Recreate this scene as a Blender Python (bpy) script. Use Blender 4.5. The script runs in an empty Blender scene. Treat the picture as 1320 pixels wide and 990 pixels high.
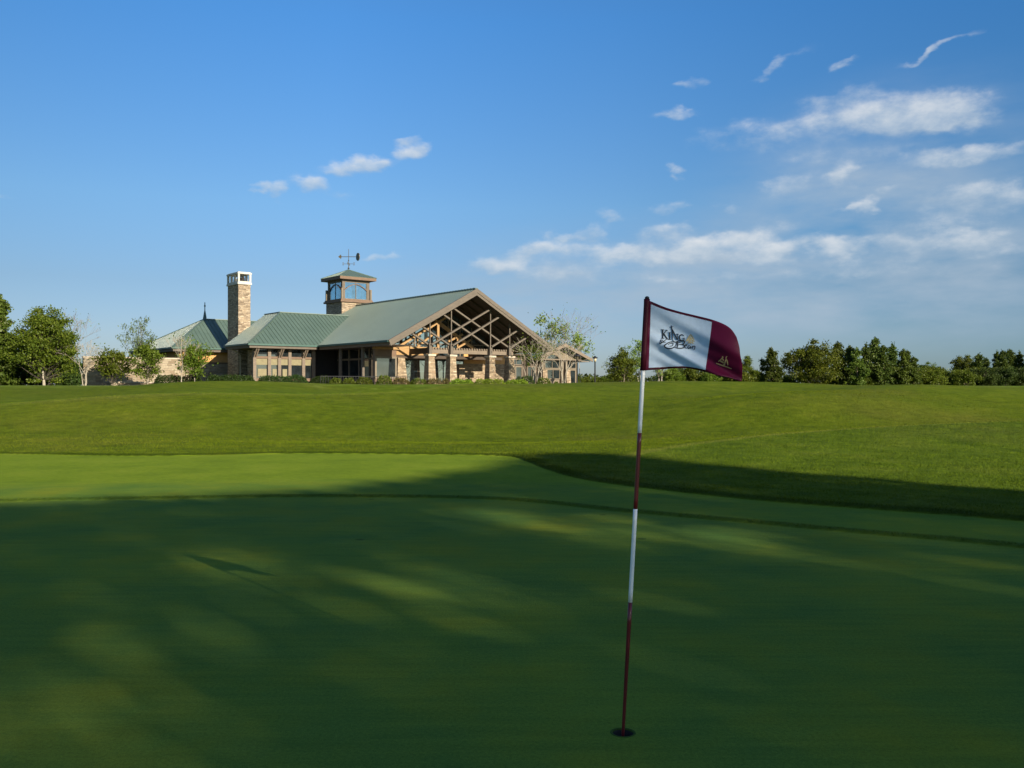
import bpy, bmesh, math, random
import numpy as np
from mathutils import Vector, Matrix, Euler, noise as mnoise

R = math.radians
scene = bpy.context.scene
COL = scene.collection
EXPO = 1.0

# ------------------------------------------------------------------ helpers
class MB:
    """collects verts / faces / material index, links ONE mesh object"""
    def __init__(s): s.v = []; s.f = []; s.m = []; s.smooth = False
    def add(s, vs, fs, m=0):
        o = len(s.v); s.v += [tuple(p) for p in vs]
        s.f += [tuple(i + o for i in q) for q in fs]; s.m += [m] * len(fs)
    def box(s, x0, x1, y0, y1, z0, z1, m=0):
        s.add([(x0,y0,z0),(x1,y0,z0),(x1,y1,z0),(x0,y1,z0),(x0,y0,z1),(x1,y0,z1),(x1,y1,z1),(x0,y1,z1)],
              [(0,3,2,1),(4,5,6,7),(0,1,5,4),(1,2,6,5),(2,3,7,6),(3,0,4,7)], m)
    def frustum(s, cx, cy, z0, z1, a0, a1, b0=None, b1=None, m=0):
        b0 = a0 if b0 is None else b0; b1 = a1 if b1 is None else b1
        s.add([(cx-a0,cy-b0,z0),(cx+a0,cy-b0,z0),(cx+a0,cy+b0,z0),(cx-a0,cy+b0,z0),
               (cx-a1,cy-b1,z1),(cx+a1,cy-b1,z1),(cx+a1,cy+b1,z1),(cx-a1,cy+b1,z1)],
              [(0,3,2,1),(4,5,6,7),(0,1,5,4),(1,2,6,5),(2,3,7,6),(3,0,4,7)], m)
    def beam(s, p0, p1, w, h, up=(0,0,1), m=0):
        p0 = Vector(p0); p1 = Vector(p1); d = (p1-p0).normalized(); up = Vector(up)
        a = d.cross(up)
        if a.length < 1e-4: a = d.cross(Vector((0,1,0)))
        a.normalize(); b = a.cross(d).normalized()
        vs = []
        for p in (p0, p1):
            for (i, j) in ((-1,-1),(1,-1),(1,1),(-1,1)):
                vs.append(p + a*(i*w/2) + b*(j*h/2))
        s.add(vs, [(0,1,2,3),(7,6,5,4),(0,4,5,1),(1,5,6,2),(2,6,7,3),(3,7,4,0)], m)
    def prism(s, poly, off, m=0, mside=None):
        """poly (list of 3d points) extruded by vector off"""
        n = len(poly); off = Vector(off)
        vs = [Vector(p) for p in poly] + [Vector(p)+off for p in poly]
        ms = m if mside is None else mside
        s.add(vs, [tuple(range(n))], m)
        o = len(s.v) - 2*n
        s.f.append(tuple(o+n+i for i in reversed(range(n)))); s.m.append(ms)
        for i in range(n):
            j = (i+1) % n
            s.f.append((o+i, o+n+i, o+n+j, o+j)); s.m.append(ms)
    def tube(s, pts, rad, n=6, m=0, cap=True):
        pts = [Vector(p) for p in pts]; o = len(s.v); k = len(pts)
        ref = Vector((0.3,0.2,1)).normalized()
        for i, p in enumerate(pts):
            d = (pts[min(i+1,k-1)] - pts[max(i-1,0)]).normalized()
            a = d.cross(ref)
            if a.length < 1e-3: a = d.cross(Vector((1,0,0)))
            a.normalize(); b = d.cross(a)
            for q in range(n):
                t = 2*math.pi*q/n
                s.v.append(tuple(p + (a*math.cos(t)+b*math.sin(t))*rad[i]))
        for i in range(k-1):
            for q in range(n):
                r = (q+1) % n
                s.f.append((o+i*n+q, o+i*n+r, o+(i+1)*n+r, o+(i+1)*n+q)); s.m.append(m)
        if cap:
            s.f.append(tuple(o+q for q in reversed(range(n)))); s.m.append(m)
            s.f.append(tuple(o+(k-1)*n+q for q in range(n))); s.m.append(m)
    def lathe(s, prof, c=(0,0,0), n=16, m=0):
        o = len(s.v); k = len(prof)
        for (r, z) in prof:
            for q in range(n):
                t = 2*math.pi*q/n
                s.v.append((c[0]+r*math.cos(t), c[1]+r*math.sin(t), c[2]+z))
        for i in range(k-1):
            for q in range(n):
                r = (q+1) % n
                s.f.append((o+i*n+q, o+i*n+r, o+(i+1)*n+r, o+(i+1)*n+q)); s.m.append(m)
    def build(s, name, mats, parent=None, smooth=False, fixn=True):
        me = bpy.data.meshes.new(name)
        me.from_pydata(s.v, [], s.f)
        if not isinstance(mats, (list, tuple)): mats = [mats]
        for mt in mats: me.materials.append(mt)
        if len(mats) > 1: me.polygons.foreach_set('material_index', s.m)
        if fixn:
            bm = bmesh.new(); bm.from_mesh(me); bmesh.ops.recalc_face_normals(bm, faces=bm.faces); bm.to_mesh(me); bm.free()
        if smooth: me.polygons.foreach_set('use_smooth', [True]*len(me.polygons))
        me.update()
        o = bpy.data.objects.new(name, me); COL.objects.link(o)
        if parent is not None: o.parent = parent
        return o

def np_mesh(name, V, F, mat, parent=None):
    """V (n,3) float, F (m,k) int array of equal sized faces"""
    me = bpy.data.meshes.new(name); V = np.asarray(V, dtype=np.float32); F = np.asarray(F, dtype=np.int32)
    me.vertices.add(len(V)); me.vertices.foreach_set('co', V.ravel())
    me.loops.add(F.size); me.loops.foreach_set('vertex_index', F.ravel())
    me.polygons.add(len(F)); k = F.shape[1]
    me.polygons.foreach_set('loop_start', np.arange(0, F.size, k, dtype=np.int32))
    me.polygons.foreach_set('loop_total', np.full(len(F), k, dtype=np.int32))
    me.materials.append(mat); me.update(calc_edges=True); me.validate()
    o = bpy.data.objects.new(name, me); COL.objects.link(o)
    if parent is not None: o.parent = parent
    return o

def tag(o, label=None, cat=None, group=None, kind=None):
    if label: o['label'] = label
    if cat: o['category'] = cat
    if group: o['group'] = group
    if kind: o['kind'] = kind
    return o

def empty(name, loc, rz=0, label=None, cat=None, group=None):
    o = bpy.data.objects.new(name, None); COL.objects.link(o)
    o.location = loc; o.rotation_euler = (0,0,rz); o.empty_display_size = .3
    return tag(o, label, cat, group)

# ------------------------------------------------------------------ materials
def nt(name):
    m = bpy.data.materials.new(name); m.use_nodes = True
    t = m.node_tree; b = t.nodes['Principled BSDF']
    return m, t, b
def N(t, typ, **kw):
    n = t.nodes.new(typ)
    for k, v in kw.items():
        if k in n.inputs: n.inputs[k].default_value = v
        else: setattr(n, k, v)
    return n
def L(t, a, b): t.links.new(a, b)
def ramp(t, fac, stops, interp='LINEAR'):
    r = t.nodes.new('ShaderNodeValToRGB'); r.color_ramp.interpolation = interp
    e = r.color_ramp.elements
    while len(e) < len(stops): e.new(0.5)
    for el, (p, c) in zip(e, stops): el.position = p; el.color = (*c, 1) if len(c) == 3 else c
    L(t, fac, r.inputs[0]); return r.outputs[0]
def math_n(t, op, a, b=None, clamp=False):
    n = t.nodes.new('ShaderNodeMath'); n.operation = op; n.use_clamp = clamp
    for i, x in enumerate((a, b)):
        if x is None: continue
        if isinstance(x, (int, float)): n.inputs[i].default_value = x
        else: L(t, x, n.inputs[i])
    return n.outputs[0]
def mixc(t, fac, a, b, mode='MIX'):
    n = t.nodes.new('ShaderNodeMix'); n.data_type = 'RGBA'; n.blend_type = mode
    for s, x in ((n.inputs[0], fac), (n.inputs[6], a), (n.inputs[7], b)):
        if isinstance(x, (int, float)): s.default_value = x
        elif isinstance(x, tuple): s.default_value = (*x, 1) if len(x) == 3 else x
        else: L(t, x, s)
    return n.outputs[2]
def noise(t, vec, scale, detail=4, rough=.55):
    n = t.nodes.new('ShaderNodeTexNoise'); n.inputs['Scale'].default_value = scale
    n.inputs['Detail'].default_value = detail; n.inputs['Roughness'].default_value = rough
    if vec is not None: L(t, vec, n.inputs['Vector'])
    return n.outputs['Fac']
def objco(t): return t.nodes.new('ShaderNodeTexCoord').outputs['Object']
def bump(t, b, h, dist=.02, strength=.5):
    n = t.nodes.new('ShaderNodeBump'); n.inputs['Distance'].default_value = dist; n.inputs['Strength'].default_value = strength
    L(t, h, n.inputs['Height']); L(t, n.outputs[0], b.inputs['Normal'])

def simple(name, col, rough=.6, metal=0, var=.15, scale=3, spec=.5):
    m, t, b = nt(name)
    n = noise(t, objco(t), scale, 5)
    lo = tuple(c*(1-var) for c in col); hi = tuple(min(1, c*(1+var)) for c in col)
    L(t, ramp(t, n, [(.3, lo), (.7, hi)]), b.inputs['Base Color'])
    b.inputs['Roughness'].default_value = rough; b.inputs['Metallic'].default_value = metal
    b.inputs['Specular IOR Level'].default_value = spec
    return m

def wood(name, col, var=.3):
    m, t, b = nt(name); co = objco(t)
    mp = N(t, 'ShaderNodeMapping'); mp.inputs['Scale'].default_value = (1.2, 1.2, 6); L(t, co, mp.inputs[0])
    n1 = noise(t, mp.outputs[0], 2.2, 6, .6)
    n2 = noise(t, co, .5, 3)
    lo = tuple(c*(1-var) for c in col); hi = tuple(c*(1+var) for c in col)
    c1 = ramp(t, n1, [(.3, lo), (.7, hi)])
    c2 = mixc(t, math_n(t, 'MULTIPLY', n2, .5), c1, tuple(c*.75 for c in col))
    L(t, c2, b.inputs['Base Color']); b.inputs['Roughness'].default_value = .75
    bump(t, b, n1, .01, .4)
    return m

def stone(name, cols, sx=.45, sz=.16, mortar=(.16,.14,.12)):
    """coursed ledge stone: courses along z, blocks along x+y"""
    m, t, b = nt(name); co = objco(t)
    sp = N(t, 'ShaderNodeSeparateXYZ'); L(t, co, sp.inputs[0])
    h = math_n(t, 'ADD', sp.outputs[0], sp.outputs[1])
    wob = noise(t, co, 1.7, 3)
    z = math_n(t, 'ADD', sp.outputs[2], math_n(t, 'MULTIPLY', wob, .12))
    cb = N(t, 'ShaderNodeCombineXYZ'); L(t, h, cb.inputs[0]); L(t, z, cb.inputs[1])
    br = N(t, 'ShaderNodeTexBrick'); L(t, cb.outputs[0], br.inputs['Vector'])
    br.inputs['Scale'].default_value = 1; br.inputs['Brick Width'].default_value = sx; br.inputs['Row Height'].default_value = sz
    br.inputs['Mortar Size'].default_value = .012; br.inputs['Mortar Smooth'].default_value = .3; br.inputs['Bias'].default_value = 0
    br.inputs['Color1'].default_value = (0,0,0,1); br.inputs['Color2'].default_value = (1,1,1,1); br.inputs['Mortar'].default_value = (.5,.5,.5,1)
    br.offset = .43; br.squash = .7; br.squash_frequency = 3
    bw = N(t, 'ShaderNodeRGBToBW'); L(t, br.outputs['Color'], bw.inputs[0])
    n = len(cols)
    c = ramp(t, bw.outputs[0], [(i/(n-1), cc) for i, cc in enumerate(cols)])
    g = noise(t, co, 5, 5, .65)
    c = mixc(t, .7, c, ramp(t, g, [(.25,(.55,.52,.5)),(.75,(1.3,1.28,1.25))]), 'MULTIPLY')
    c = mixc(t, br.outputs['Fac'], c, mortar)
    L(t, c, b.inputs['Base Color']); b.inputs['Roughness'].default_value = .88
    hgt = math_n(t, 'SUBTRACT', math_n(t, 'MULTIPLY', g, .8), math_n(t, 'MULTIPLY', br.outputs['Fac'], 1.0))
    hgt = math_n(t, 'ADD', hgt, math_n(t, 'MULTIPLY', bw.outputs[0], .8))
    bump(t, b, hgt, .05, .8)
    return m

def glass(name, col=(.015,.02,.022), rough=.02, refl=.10):
    m, t, b = nt(name)
    n = noise(t, objco(t), .9, 2)
    L(t, ramp(t, n, [(.35, tuple(c*.6 for c in col)), (.7, tuple(c*1.6 for c in col))]), b.inputs['Base Color'])
    b.inputs['Roughness'].default_value = rough; b.inputs['Specular IOR Level'].default_value = .8
    bump(t, b, n, .02, .05)
    g = N(t, 'ShaderNodeBsdfGlossy'); g.inputs['Roughness'].default_value = .02; g.inputs[0].default_value = (.75,.85,.9,1)
    mx = N(t, 'ShaderNodeMixShader'); mx.inputs[0].default_value = refl; L(t, b.outputs[0], mx.inputs[1]); L(t, g.outputs[0], mx.inputs[2])
    L(t, mx.outputs[0], t.nodes['Material Output'].inputs[0])
    return m

def leafmat(name, c1, c2, c3, trans=.3):
    m = bpy.data.materials.new(name); m.use_nodes = True; t = m.node_tree
    t.nodes.remove(t.nodes['Principled BSDF']); out = t.nodes['Material Output']
    geo = N(t, 'ShaderNodeNewGeometry'); oi = N(t, 'ShaderNodeObjectInfo')
    tc = N(t, 'ShaderNodeTexCoord')
    nz = noise(t, tc.outputs['Object'], .55, 3)
    k = math_n(t, 'ADD', math_n(t, 'MULTIPLY', geo.outputs['Random Per Island'], .55), math_n(t, 'MULTIPLY', nz, .6))
    c = ramp(t, k, [(.15, c1), (.55, c2), (.95, c3)])
    hs = N(t, 'ShaderNodeHueSaturation'); L(t, c, hs.inputs['Color'])
    L(t, math_n(t, 'ADD', math_n(t, 'MULTIPLY', oi.outputs['Random'], .03), .485), hs.inputs['Hue'])
    L(t, math_n(t, 'ADD', math_n(t, 'MULTIPLY', oi.outputs['Random'], .4), .8), hs.inputs['Value'])
    d = N(t, 'ShaderNodeBsdfDiffuse'); L(t, hs.outputs[0], d.inputs[0])
    tr = N(t, 'ShaderNodeBsdfTranslucent'); L(t, mixc(t, 1.0, hs.outputs[0], (1.25,1.15,.6), 'MULTIPLY'), tr.inputs[0])
    g = N(t, 'ShaderNodeBsdfGlossy'); g.inputs['Roughness'].default_value = .45; g.inputs[0].default_value = (.5,.5,.5,1)
    m1 = N(t, 'ShaderNodeMixShader'); m1.inputs[0].default_value = trans; L(t, d.outputs[0], m1.inputs[1]); L(t, tr.outputs[0], m1.inputs[2])
    m2 = N(t, 'ShaderNodeMixShader'); m2.inputs[0].default_value = .02; L(t, m1.outputs[0], m2.inputs[1]); L(t, g.outputs[0], m2.inputs[2])
    L(t, m2.outputs[0], out.inputs[0])
    return m

def barkmat(name, col, stripes=0):
    m, t, b = nt(name); co = objco(t)
    mp = N(t, 'ShaderNodeMapping'); mp.inputs['Scale'].default_value = (3,3,.8) if not stripes else (1,1,5); L(t, co, mp.inputs[0])
    n = noise(t, mp.outputs[0], 3, 6, .65)
    L(t, ramp(t, n, [(.3, tuple(c*.45 for c in col)), (.5, col), (.75, tuple(min(1,c*1.3) for c in col))]), b.inputs['Base Color'])
    b.inputs['Roughness'].default_value = .9; bump(t, b, n, .03, .6)
    return m

M = {}
def make_materials():
    # standing seam metal
    m, t, b = nt('green_metal'); co = objco(t)
    n = noise(t, co, .35, 4); n2 = noise(t, co, 3.5, 3)
    c = ramp(t, n, [(.3, (.072,.112,.088)), (.7, (.090,.135,.106))])
    c = mixc(t, .3, c, ramp(t, n2, [(.3,(.7,.7,.7)),(.7,(1.25,1.25,1.25))]), 'MULTIPLY')
    L(t, c, b.inputs['Base Color']); b.inputs['Roughness'].default_value = .45
    b.inputs['Specular IOR Level'].default_value = .8; b.inputs['Coat Weight'].default_value = .25; b.inputs['Coat Roughness'].default_value = .3
    M['roof'] = m
    M['gutter'] = simple('dark_green_gutter', (.03,.085,.07), .5)
    M['timber'] = wood('weathered_timber', (.17,.132,.095))
    M['timber_grey'] = wood('grey_timber', (.115,.094,.072))
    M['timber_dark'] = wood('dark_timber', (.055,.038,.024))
    M['timber_ochre'] = wood('ochre_timber', (.34,.205,.085))
    M['timber_brown'] = wood('brown_timber', (.15,.095,.06))
    M['stucco'] = simple('ochre_stucco', (.52,.29,.11), .9, scale=2)
    M['stone'] = stone('ledge_stone', [(.17,.125,.075),(.29,.22,.14),(.40,.32,.21),(.25,.17,.10),(.47,.39,.275)])
    M['stone_grey'] = stone('tower_stone', [(.17,.125,.08),(.28,.215,.145),(.42,.335,.225),(.23,.175,.12),(.48,.40,.29)], .5, .14)
    M['stone_pale'] = stone('pale_ashlar', [(.20,.155,.10),(.28,.235,.165),(.35,.30,.22),(.22,.17,.11),(.32,.28,.21)], .8, .28, (.26,.22,.18))
    M['cap'] = simple('white_concrete', (.46,.44,.39), .8, scale=2)
    M['cap_stone'] = simple('cap_stone', (.42,.36,.28), .85, scale=3)
    M['pale_trim'] = simple('pale_trim', (.155,.125,.085), .7, scale=3)
    M['glass'] = glass('window_glass')
    M['glass_sky'] = glass('gable_glass', (.03,.05,.06), .02, .34)
    M['blind'] = simple('roller_blind', (.20,.175,.10), .9)
    M['dark'] = simple('dark_interior', (.018,.015,.013), .9)
    M['paver'] = simple('patio_paver', (.25,.22,.19), .9)
    M['black_metal'] = simple('black_metal', (.012,.013,.014), .45, 0.3)
    M['bronze'] = simple('aged_bronze', (.10,.085,.055), .5, .5)
    M['copper'] = simple('green_copper', (.05,.09,.085), .5, .3)
    M['lamp_glass'] = simple('frosted_lamp_glass', (.62,.52,.36), .4)
    # see-through cupola glass
    m = bpy.data.materials.new('clear_glass'); m.use_nodes = True; t = m.node_tree
    t.nodes.remove(t.nodes['Principled BSDF'])
    tr = N(t, 'ShaderNodeBsdfTransparent'); tr.inputs[0].default_value = (.50,.70,.76,1)
    g = N(t, 'ShaderNodeBsdfGlossy'); g.inputs['Roughness'].default_value = .03; g.inputs[0].default_value = (.75,.9,1,1)
    nz = noise(t, objco(t), 2.0, 2)
    mx = N(t, 'ShaderNodeMixShader'); L(t, math_n(t, 'ADD', math_n(t, 'MULTIPLY', nz, .2), .22), mx.inputs[0])
    L(t, tr.outputs[0], mx.inputs[1]); L(t, g.outputs[0], mx.inputs[2]); L(t, mx.outputs[0], t.nodes['Material Output'].inputs[0])
    M['clear_glass'] = m
    # foliage
    M['leaf_oak'] = leafmat('oak_leaves', (.030,.052,.005), (.074,.103,.010), (.140,.160,.020))
    M['leaf_bush'] = leafmat('bush_leaves', (.042,.072,.007), (.085,.122,.012), (.140,.175,.022))
    M['leaf_young'] = leafmat('young_leaves', (.10,.16,.03), (.19,.27,.06), (.28,.36,.10), .4)
    M['leaf_pale'] = leafmat('pale_leaves', (.10,.16,.09), (.17,.24,.14), (.24,.32,.20), .4)
    M['leaf_dark'] = leafmat('dark_leaves', (.018,.036,.008), (.040,.066,.014), (.075,.105,.026))
    M['leaf_hedge'] = leafmat('hedge_leaves', (.014,.032,.007), (.030,.056,.012), (.060,.092,.022))
    M['leaf_bright'] = leafmat('bright_shrub_leaves', (.09,.16,.012), (.17,.26,.022), (.25,.34,.04))
    M['leaf_rust'] = leafmat('rusty_shrub_leaves', (.075,.075,.018), (.13,.115,.035), (.20,.17,.06))
    M['needle'] = leafmat('pine_needles', (.022,.043,.008), (.054,.082,.014), (.108,.136,.027))
    M['needle_lit'] = leafmat('young_pine_needles', (.040,.072,.010), (.080,.120,.018), (.13,.17,.035))
    M['twig'] = barkmat('bare_twigs', (.20,.18,.165))
    M['limb'] = barkmat('limb_bark', (.055,.045,.034))
    M['bark'] = barkmat('brown_bark', (.17,.135,.105))
    M['bark_pale'] = barkmat('pale_bark', (.34,.30,.24), 1)
    M['bark_pine'] = barkmat('pine_bark', (.24,.17,.12))
    # flag
    def cloth(name, col, tr):
        m = bpy.data.materials.new(name); m.use_nodes = True; t = m.node_tree
        t.nodes.remove(t.nodes['Principled BSDF'])
        n = noise(t, objco(t), 60, 3)
        c = ramp(t, n, [(.3, tuple(x*.92 for x in col)), (.7, col)])
        d = N(t, 'ShaderNodeBsdfDiffuse'); L(t, c, d.inputs[0])
        q = N(t, 'ShaderNodeBsdfTranslucent'); L(t, c, q.inputs[0])
        g = N(t, 'ShaderNodeBsdfGlossy'); g.inputs['Roughness'].default_value = .4; g.inputs[0].default_value = (.8,.8,.8,1)
        a = N(t, 'ShaderNodeMixShader'); a.inputs[0].default_value = tr; L(t, d.outputs[0], a.inputs[1]); L(t, q.outputs[0], a.inputs[2])
        e = N(t, 'ShaderNodeMixShader'); e.inputs[0].default_value = .012; L(t, a.outputs[0], e.inputs[1]); L(t, g.outputs[0], e.inputs[2])
        L(t, e.outputs[0], t.nodes['Material Output'].inputs[0]); return m
    M['cloth_white'] = cloth('white_nylon', (.70,.83,.95), .42)  # bluish skylight tint put into the white cloth colour
    M['cloth_maroon'] = cloth('maroon_nylon', (.115,.008,.038), .12)
    M['cloth_border'] = cloth('maroon_binding', (.060,.008,.018), .1)
    M['ink'] = simple('navy_print', (.008,.014,.025), .8)
    M['gold'] = simple('gold_thread', (.46,.33,.15), .7, scale=80)
    M['gold_pale'] = simple('pale_gold_print', (.50,.42,.24), .7, scale=80)
    M['pole_white'] = simple('white_fibreglass', (.74,.76,.76), .3, scale=20, var=.05)
    M['pole_red'] = simple('maroon_fibreglass', (.11,.010,.014), .3, scale=20, var=.1)
    M['cup'] = simple('dark_cup_liner', (.028,.027,.025), .8)
make_materials()

# ------------------------------------------------------------------ terrain
def catmull(pts, n=10, closed=True):
    P = [np.array(p, float) for p in pts]; out = []; k = len(P)
    for i in range(k if closed else k-1):
        if closed: a, b, c, d = P[(i-1)%k], P[i], P[(i+1)%k], P[(i+2)%k]
        else: a, b, c, d = P[max(i-1,0)], P[i], P[i+1], P[min(i+2,k-1)]
        for j in range(n):
            t = j/n
            out.append(.5*((2*b)+(-a+c)*t+(2*a-5*b+4*c-d)*t*t+(-a+3*b-3*c+d)*t**3))
    if not closed: out.append(P[-1])
    return np.array(out)
GREEN = catmull([(-7.75,13.62),(-5.51,13.95),(-2.94,14.2),(-.24,13.85),(1.51,12.55),(2.98,11.53),(4.07,10.74),(5.53,9.71),
                 (7.3,7.8),(8.1,4.5),(7.0,0),(3,-5),(-4,-7),(-11,-5),(-15,1),(-15,8),(-11.5,12.6)])
FAIR = catmull([(-40,21.5),(-26,21.6),(-17,22.9),(-12.7,22.6),(-9,22.0),(-5.6,22.7),(-1.9,22.4),(-.1,21.9),(.35,20.4),(.75,18.4),(1.41,16.4),(2.77,14.6),(3.94,13.4),(5.33,12.4),(6.5,11.5),
                (9.0,9.0),(10.2,5),(9.0,-1),(4,-7.5),(-5,-10),(-14,-8),(-20,-2),(-30,4),(-40,10)])
def sdist(X, Y, poly):
    """signed distance, negative inside"""
    best = np.full(X.shape, 1e9); ins = np.zeros(X.shape, bool); n = len(poly)
    for i in range(n):
        a = poly[i]; b = poly[(i+1)%n]; e = b-a; ll = e@e
        if ll < 1e-12: continue
        t = np.clip(((X-a[0])*e[0]+(Y-a[1])*e[1])/ll, 0, 1)
        best = np.minimum(best, (X-a[0]-t*e[0])**2+(Y-a[1]-t*e[1])**2)
        if a[1] != b[1]:
            c = ((a[1] > Y) != (b[1] > Y)) & (X < e[0]*(Y-a[1])/(b[1]-a[1])+a[0]); ins ^= c
    d = np.sqrt(best); return np.where(ins, -d, d)
def sdpath(X, Y, pts):
    best = np.full(X.shape, 1e9); par = np.zeros(X.shape); n = len(pts)
    for i in range(n-1):
        a = np.array(pts[i]); b = np.array(pts[i+1]); e = b-a; ll = e@e
        t = np.clip(((X-a[0])*e[0]+(Y-a[1])*e[1])/ll, 0, 1)
        d = (X-a[0]-t*e[0])**2+(Y-a[1]-t*e[1])**2
        m = d < best; best = np.where(m, d, best); par = np.where(m, (i+t)/(n-1), par)
    return np.sqrt(best), par
def ss(t): t = np.clip(t, 0, 1); return t*t*(3-2*t)
CREST_R = [(2.4,20.6),(4.6,23.0),(7.6,25.6),(12,28.2),(17.6,30.8),(30,35),(45,38)]
CREST_L = [(5,74),(3,70),(-1.5,57),(-5.0,49),(-10,44),(-18,40),(-28,36),(-45,33)]
def crest_sd(X, Y, path):
    d, p = sdpath(X, Y, path); q = sorted(path)
    return np.where(Y > np.interp(X, [a for a,_ in q], [b for _,b in q]), d, -d), p
def terrain(X, Y, fine=True, sg=None, sf=None):
    X = np.asarray(X, float); Y = np.asarray(Y, float)
    r = np.where(Y > 0, Y, 0)
    z = (1.73+.14*np.exp(-((X-2)/24)**2))*ss((r-19)/(76-19))
    # mound on the right, in front of the hill
    MP = [(2.4,20.6),(4.6,23.0),(7.6,25.6),(12,28.2),(17.6,30.8),(30,35),(45,38)]
    d, p = sdpath(X, Y, MP); far = Y > np.interp(X, [a for a,_ in MP], [b for _,b in MP])
    z += (.14+.22*ss(p*1.8))*np.exp(-(d/np.where(far, 1.5, 4.5))**2)*ss(p*12+.2)
    # long low fold coming down from the crest to the left
    MP = [(3,70),(-1.5,57),(-5.0,49),(-10,44),(-18,40),(-28,36),(-45,33)]
    d, p = sdpath(X, Y, MP); far = Y > np.interp(X, [a for a,_ in MP[::-1]], [b for _,b in MP[::-1]])
    z += .58*ss(p*4)*np.exp(-(d/np.where(far, 2.8, 7.0))**2)
    d, p = sdpath(X, Y, [(34,58),(22,56),(12,60),(8,66)])
    z += .32*np.exp(-(d/6.0)**2)
    z -= .50*np.exp(-((Y-33)/5.0)**2)*ss((9-X)/10)*ss((r-22)/6)                      # swale behind the fairway
    rid = 15+.12*(Y-40); z += (.66*ss((64-Y)/26))*np.exp(-((X-rid)/8.5)**2)*ss((Y-31)/9)*ss((80-Y)/10)  # broad shoulder on the right
    rid = -17-.2*(Y-55); z += .42*np.exp(-((X-rid)/7.0)**2)*ss((Y-44)/8)*ss((76-Y)/12)
    mk = ss((r-24)/14)*(.12+.88*ss((74-r)/20))*ss((88-r)/10)
    for (ax_, ay_, ph, am) in ((.30,.12,.4,.085),(-.16,.33,1.9,.10),(.21,-.27,3.1,.09),(.42,.10,5.0,.045),(.10,.46,2.2,.045),(-.38,.30,.9,.04),(.12,.05,2.6,.13)):
        z += am*np.sin(ax_*X+ay_*Y+ph)*mk
    # level ground round the clubhouse and beyond
    lev = 1.70-.45*ss((r-150)/250)
    k = ss((r-80)/12)
    z = z*(1-k)+lev*k
    if fine and sg is not None:
        z += .026*ss(sg/.05)+.035*ss(sf/.06)
    return z
HOLE = (.561, 4.552)
def build_ground():
    rs = [0.6]
    while rs[-1] < 6: rs.append(rs[-1]*1.006)
    while rs[-1] < 26: rs.append(rs[-1]*1.0048)
    while rs[-1] < 130: rs.append(rs[-1]*1.008)
    while rs[-1] < 4000: rs.append(rs[-1]*1.06)
    rs = np.array(rs)
    a = np.concatenate([np.linspace(-33, 33, 440), np.linspace(33, 327, 110)[1:-1]])
    a = np.radians(a); nr, na = len(rs), len(a)
    A, RR = np.meshgrid(a, rs)
    X = RR*np.sin(A); Y = RR*np.cos(A)
    # snap vertices to the rim of the cup
    dx = X-HOLE[0]; dy = Y-HOLE[1]; dd = np.hypot(dx, dy)
    m = np.abs(dd-.054) < .0125
    X = np.where(m, HOLE[0]+dx/np.maximum(dd,1e-6)*.054, X); Y = np.where(m, HOLE[1]+dy/np.maximum(dd,1e-6)*.054, Y)
    sg = sdist(X.ravel(), Y.ravel(), GREEN); sf = sdist(X.ravel(), Y.ravel(), FAIR)
    Z = terrain(X.ravel(), Y.ravel(), True, sg, sf)
    V = np.column_stack([X.ravel(), Y.ravel(), Z])
    i = np.arange(nr-1)[:,None]*na; j = np.arange(na)[None,:]; j2 = (j+1) % na
    F = np.stack([i+j, i+na+j, i+na+j2, i+j2], -1).reshape(-1,4)[:, ::-1]
    c = V[F].mean(1)
    keep = np.hypot(c[:,0]-HOLE[0], c[:,1]-HOLE[1]) > .0535
    F = F[keep]
    cg = sg[F].mean(1); cf = sf[F].mean(1)
    reg = np.where(cg < 0, 0, np.where(cf < 0, 1, 2))
    # centre disc
    base = len(V)
    V0 = np.vstack([V, [[0,0,0]]]); sg = np.append(sg, -3.); sf = np.append(sf, -5.)
    tri = [(k, (k+1) % na, base) for k in range(na)]
    for name, rg in (('putting_green',0),('fairway',1),('rough_lawn',2)):
        FF = F[reg == rg]
        us = np.unique(FF)
        mp = np.full(len(V0), -1); mp[us] = np.arange(len(us))
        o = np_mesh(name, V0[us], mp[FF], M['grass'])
        me = o.data
        for nm, arr in (('sg', sg), ('sf', sf)):
            at = me.attributes.new(nm, 'FLOAT', 'POINT'); at.data.foreach_set('value', np.clip(arr[us], -30, 30).astype(np.float32))
        me.polygons.foreach_set('use_smooth', np.ones(len(FF), bool))
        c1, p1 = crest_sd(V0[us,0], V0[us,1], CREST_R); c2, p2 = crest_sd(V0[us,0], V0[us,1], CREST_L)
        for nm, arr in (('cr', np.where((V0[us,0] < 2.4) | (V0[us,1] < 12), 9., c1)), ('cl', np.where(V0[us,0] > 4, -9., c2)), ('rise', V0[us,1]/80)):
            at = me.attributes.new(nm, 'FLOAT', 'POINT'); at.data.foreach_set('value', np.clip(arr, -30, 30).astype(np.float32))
        tag(o, {0:'smooth close mown putting green in the tree shade',1:'short mown fairway and collar round the putting green',2:'longer grass of the rolling lawn up to the clubhouse'}[rg], 'grass', kind='structure')

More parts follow.
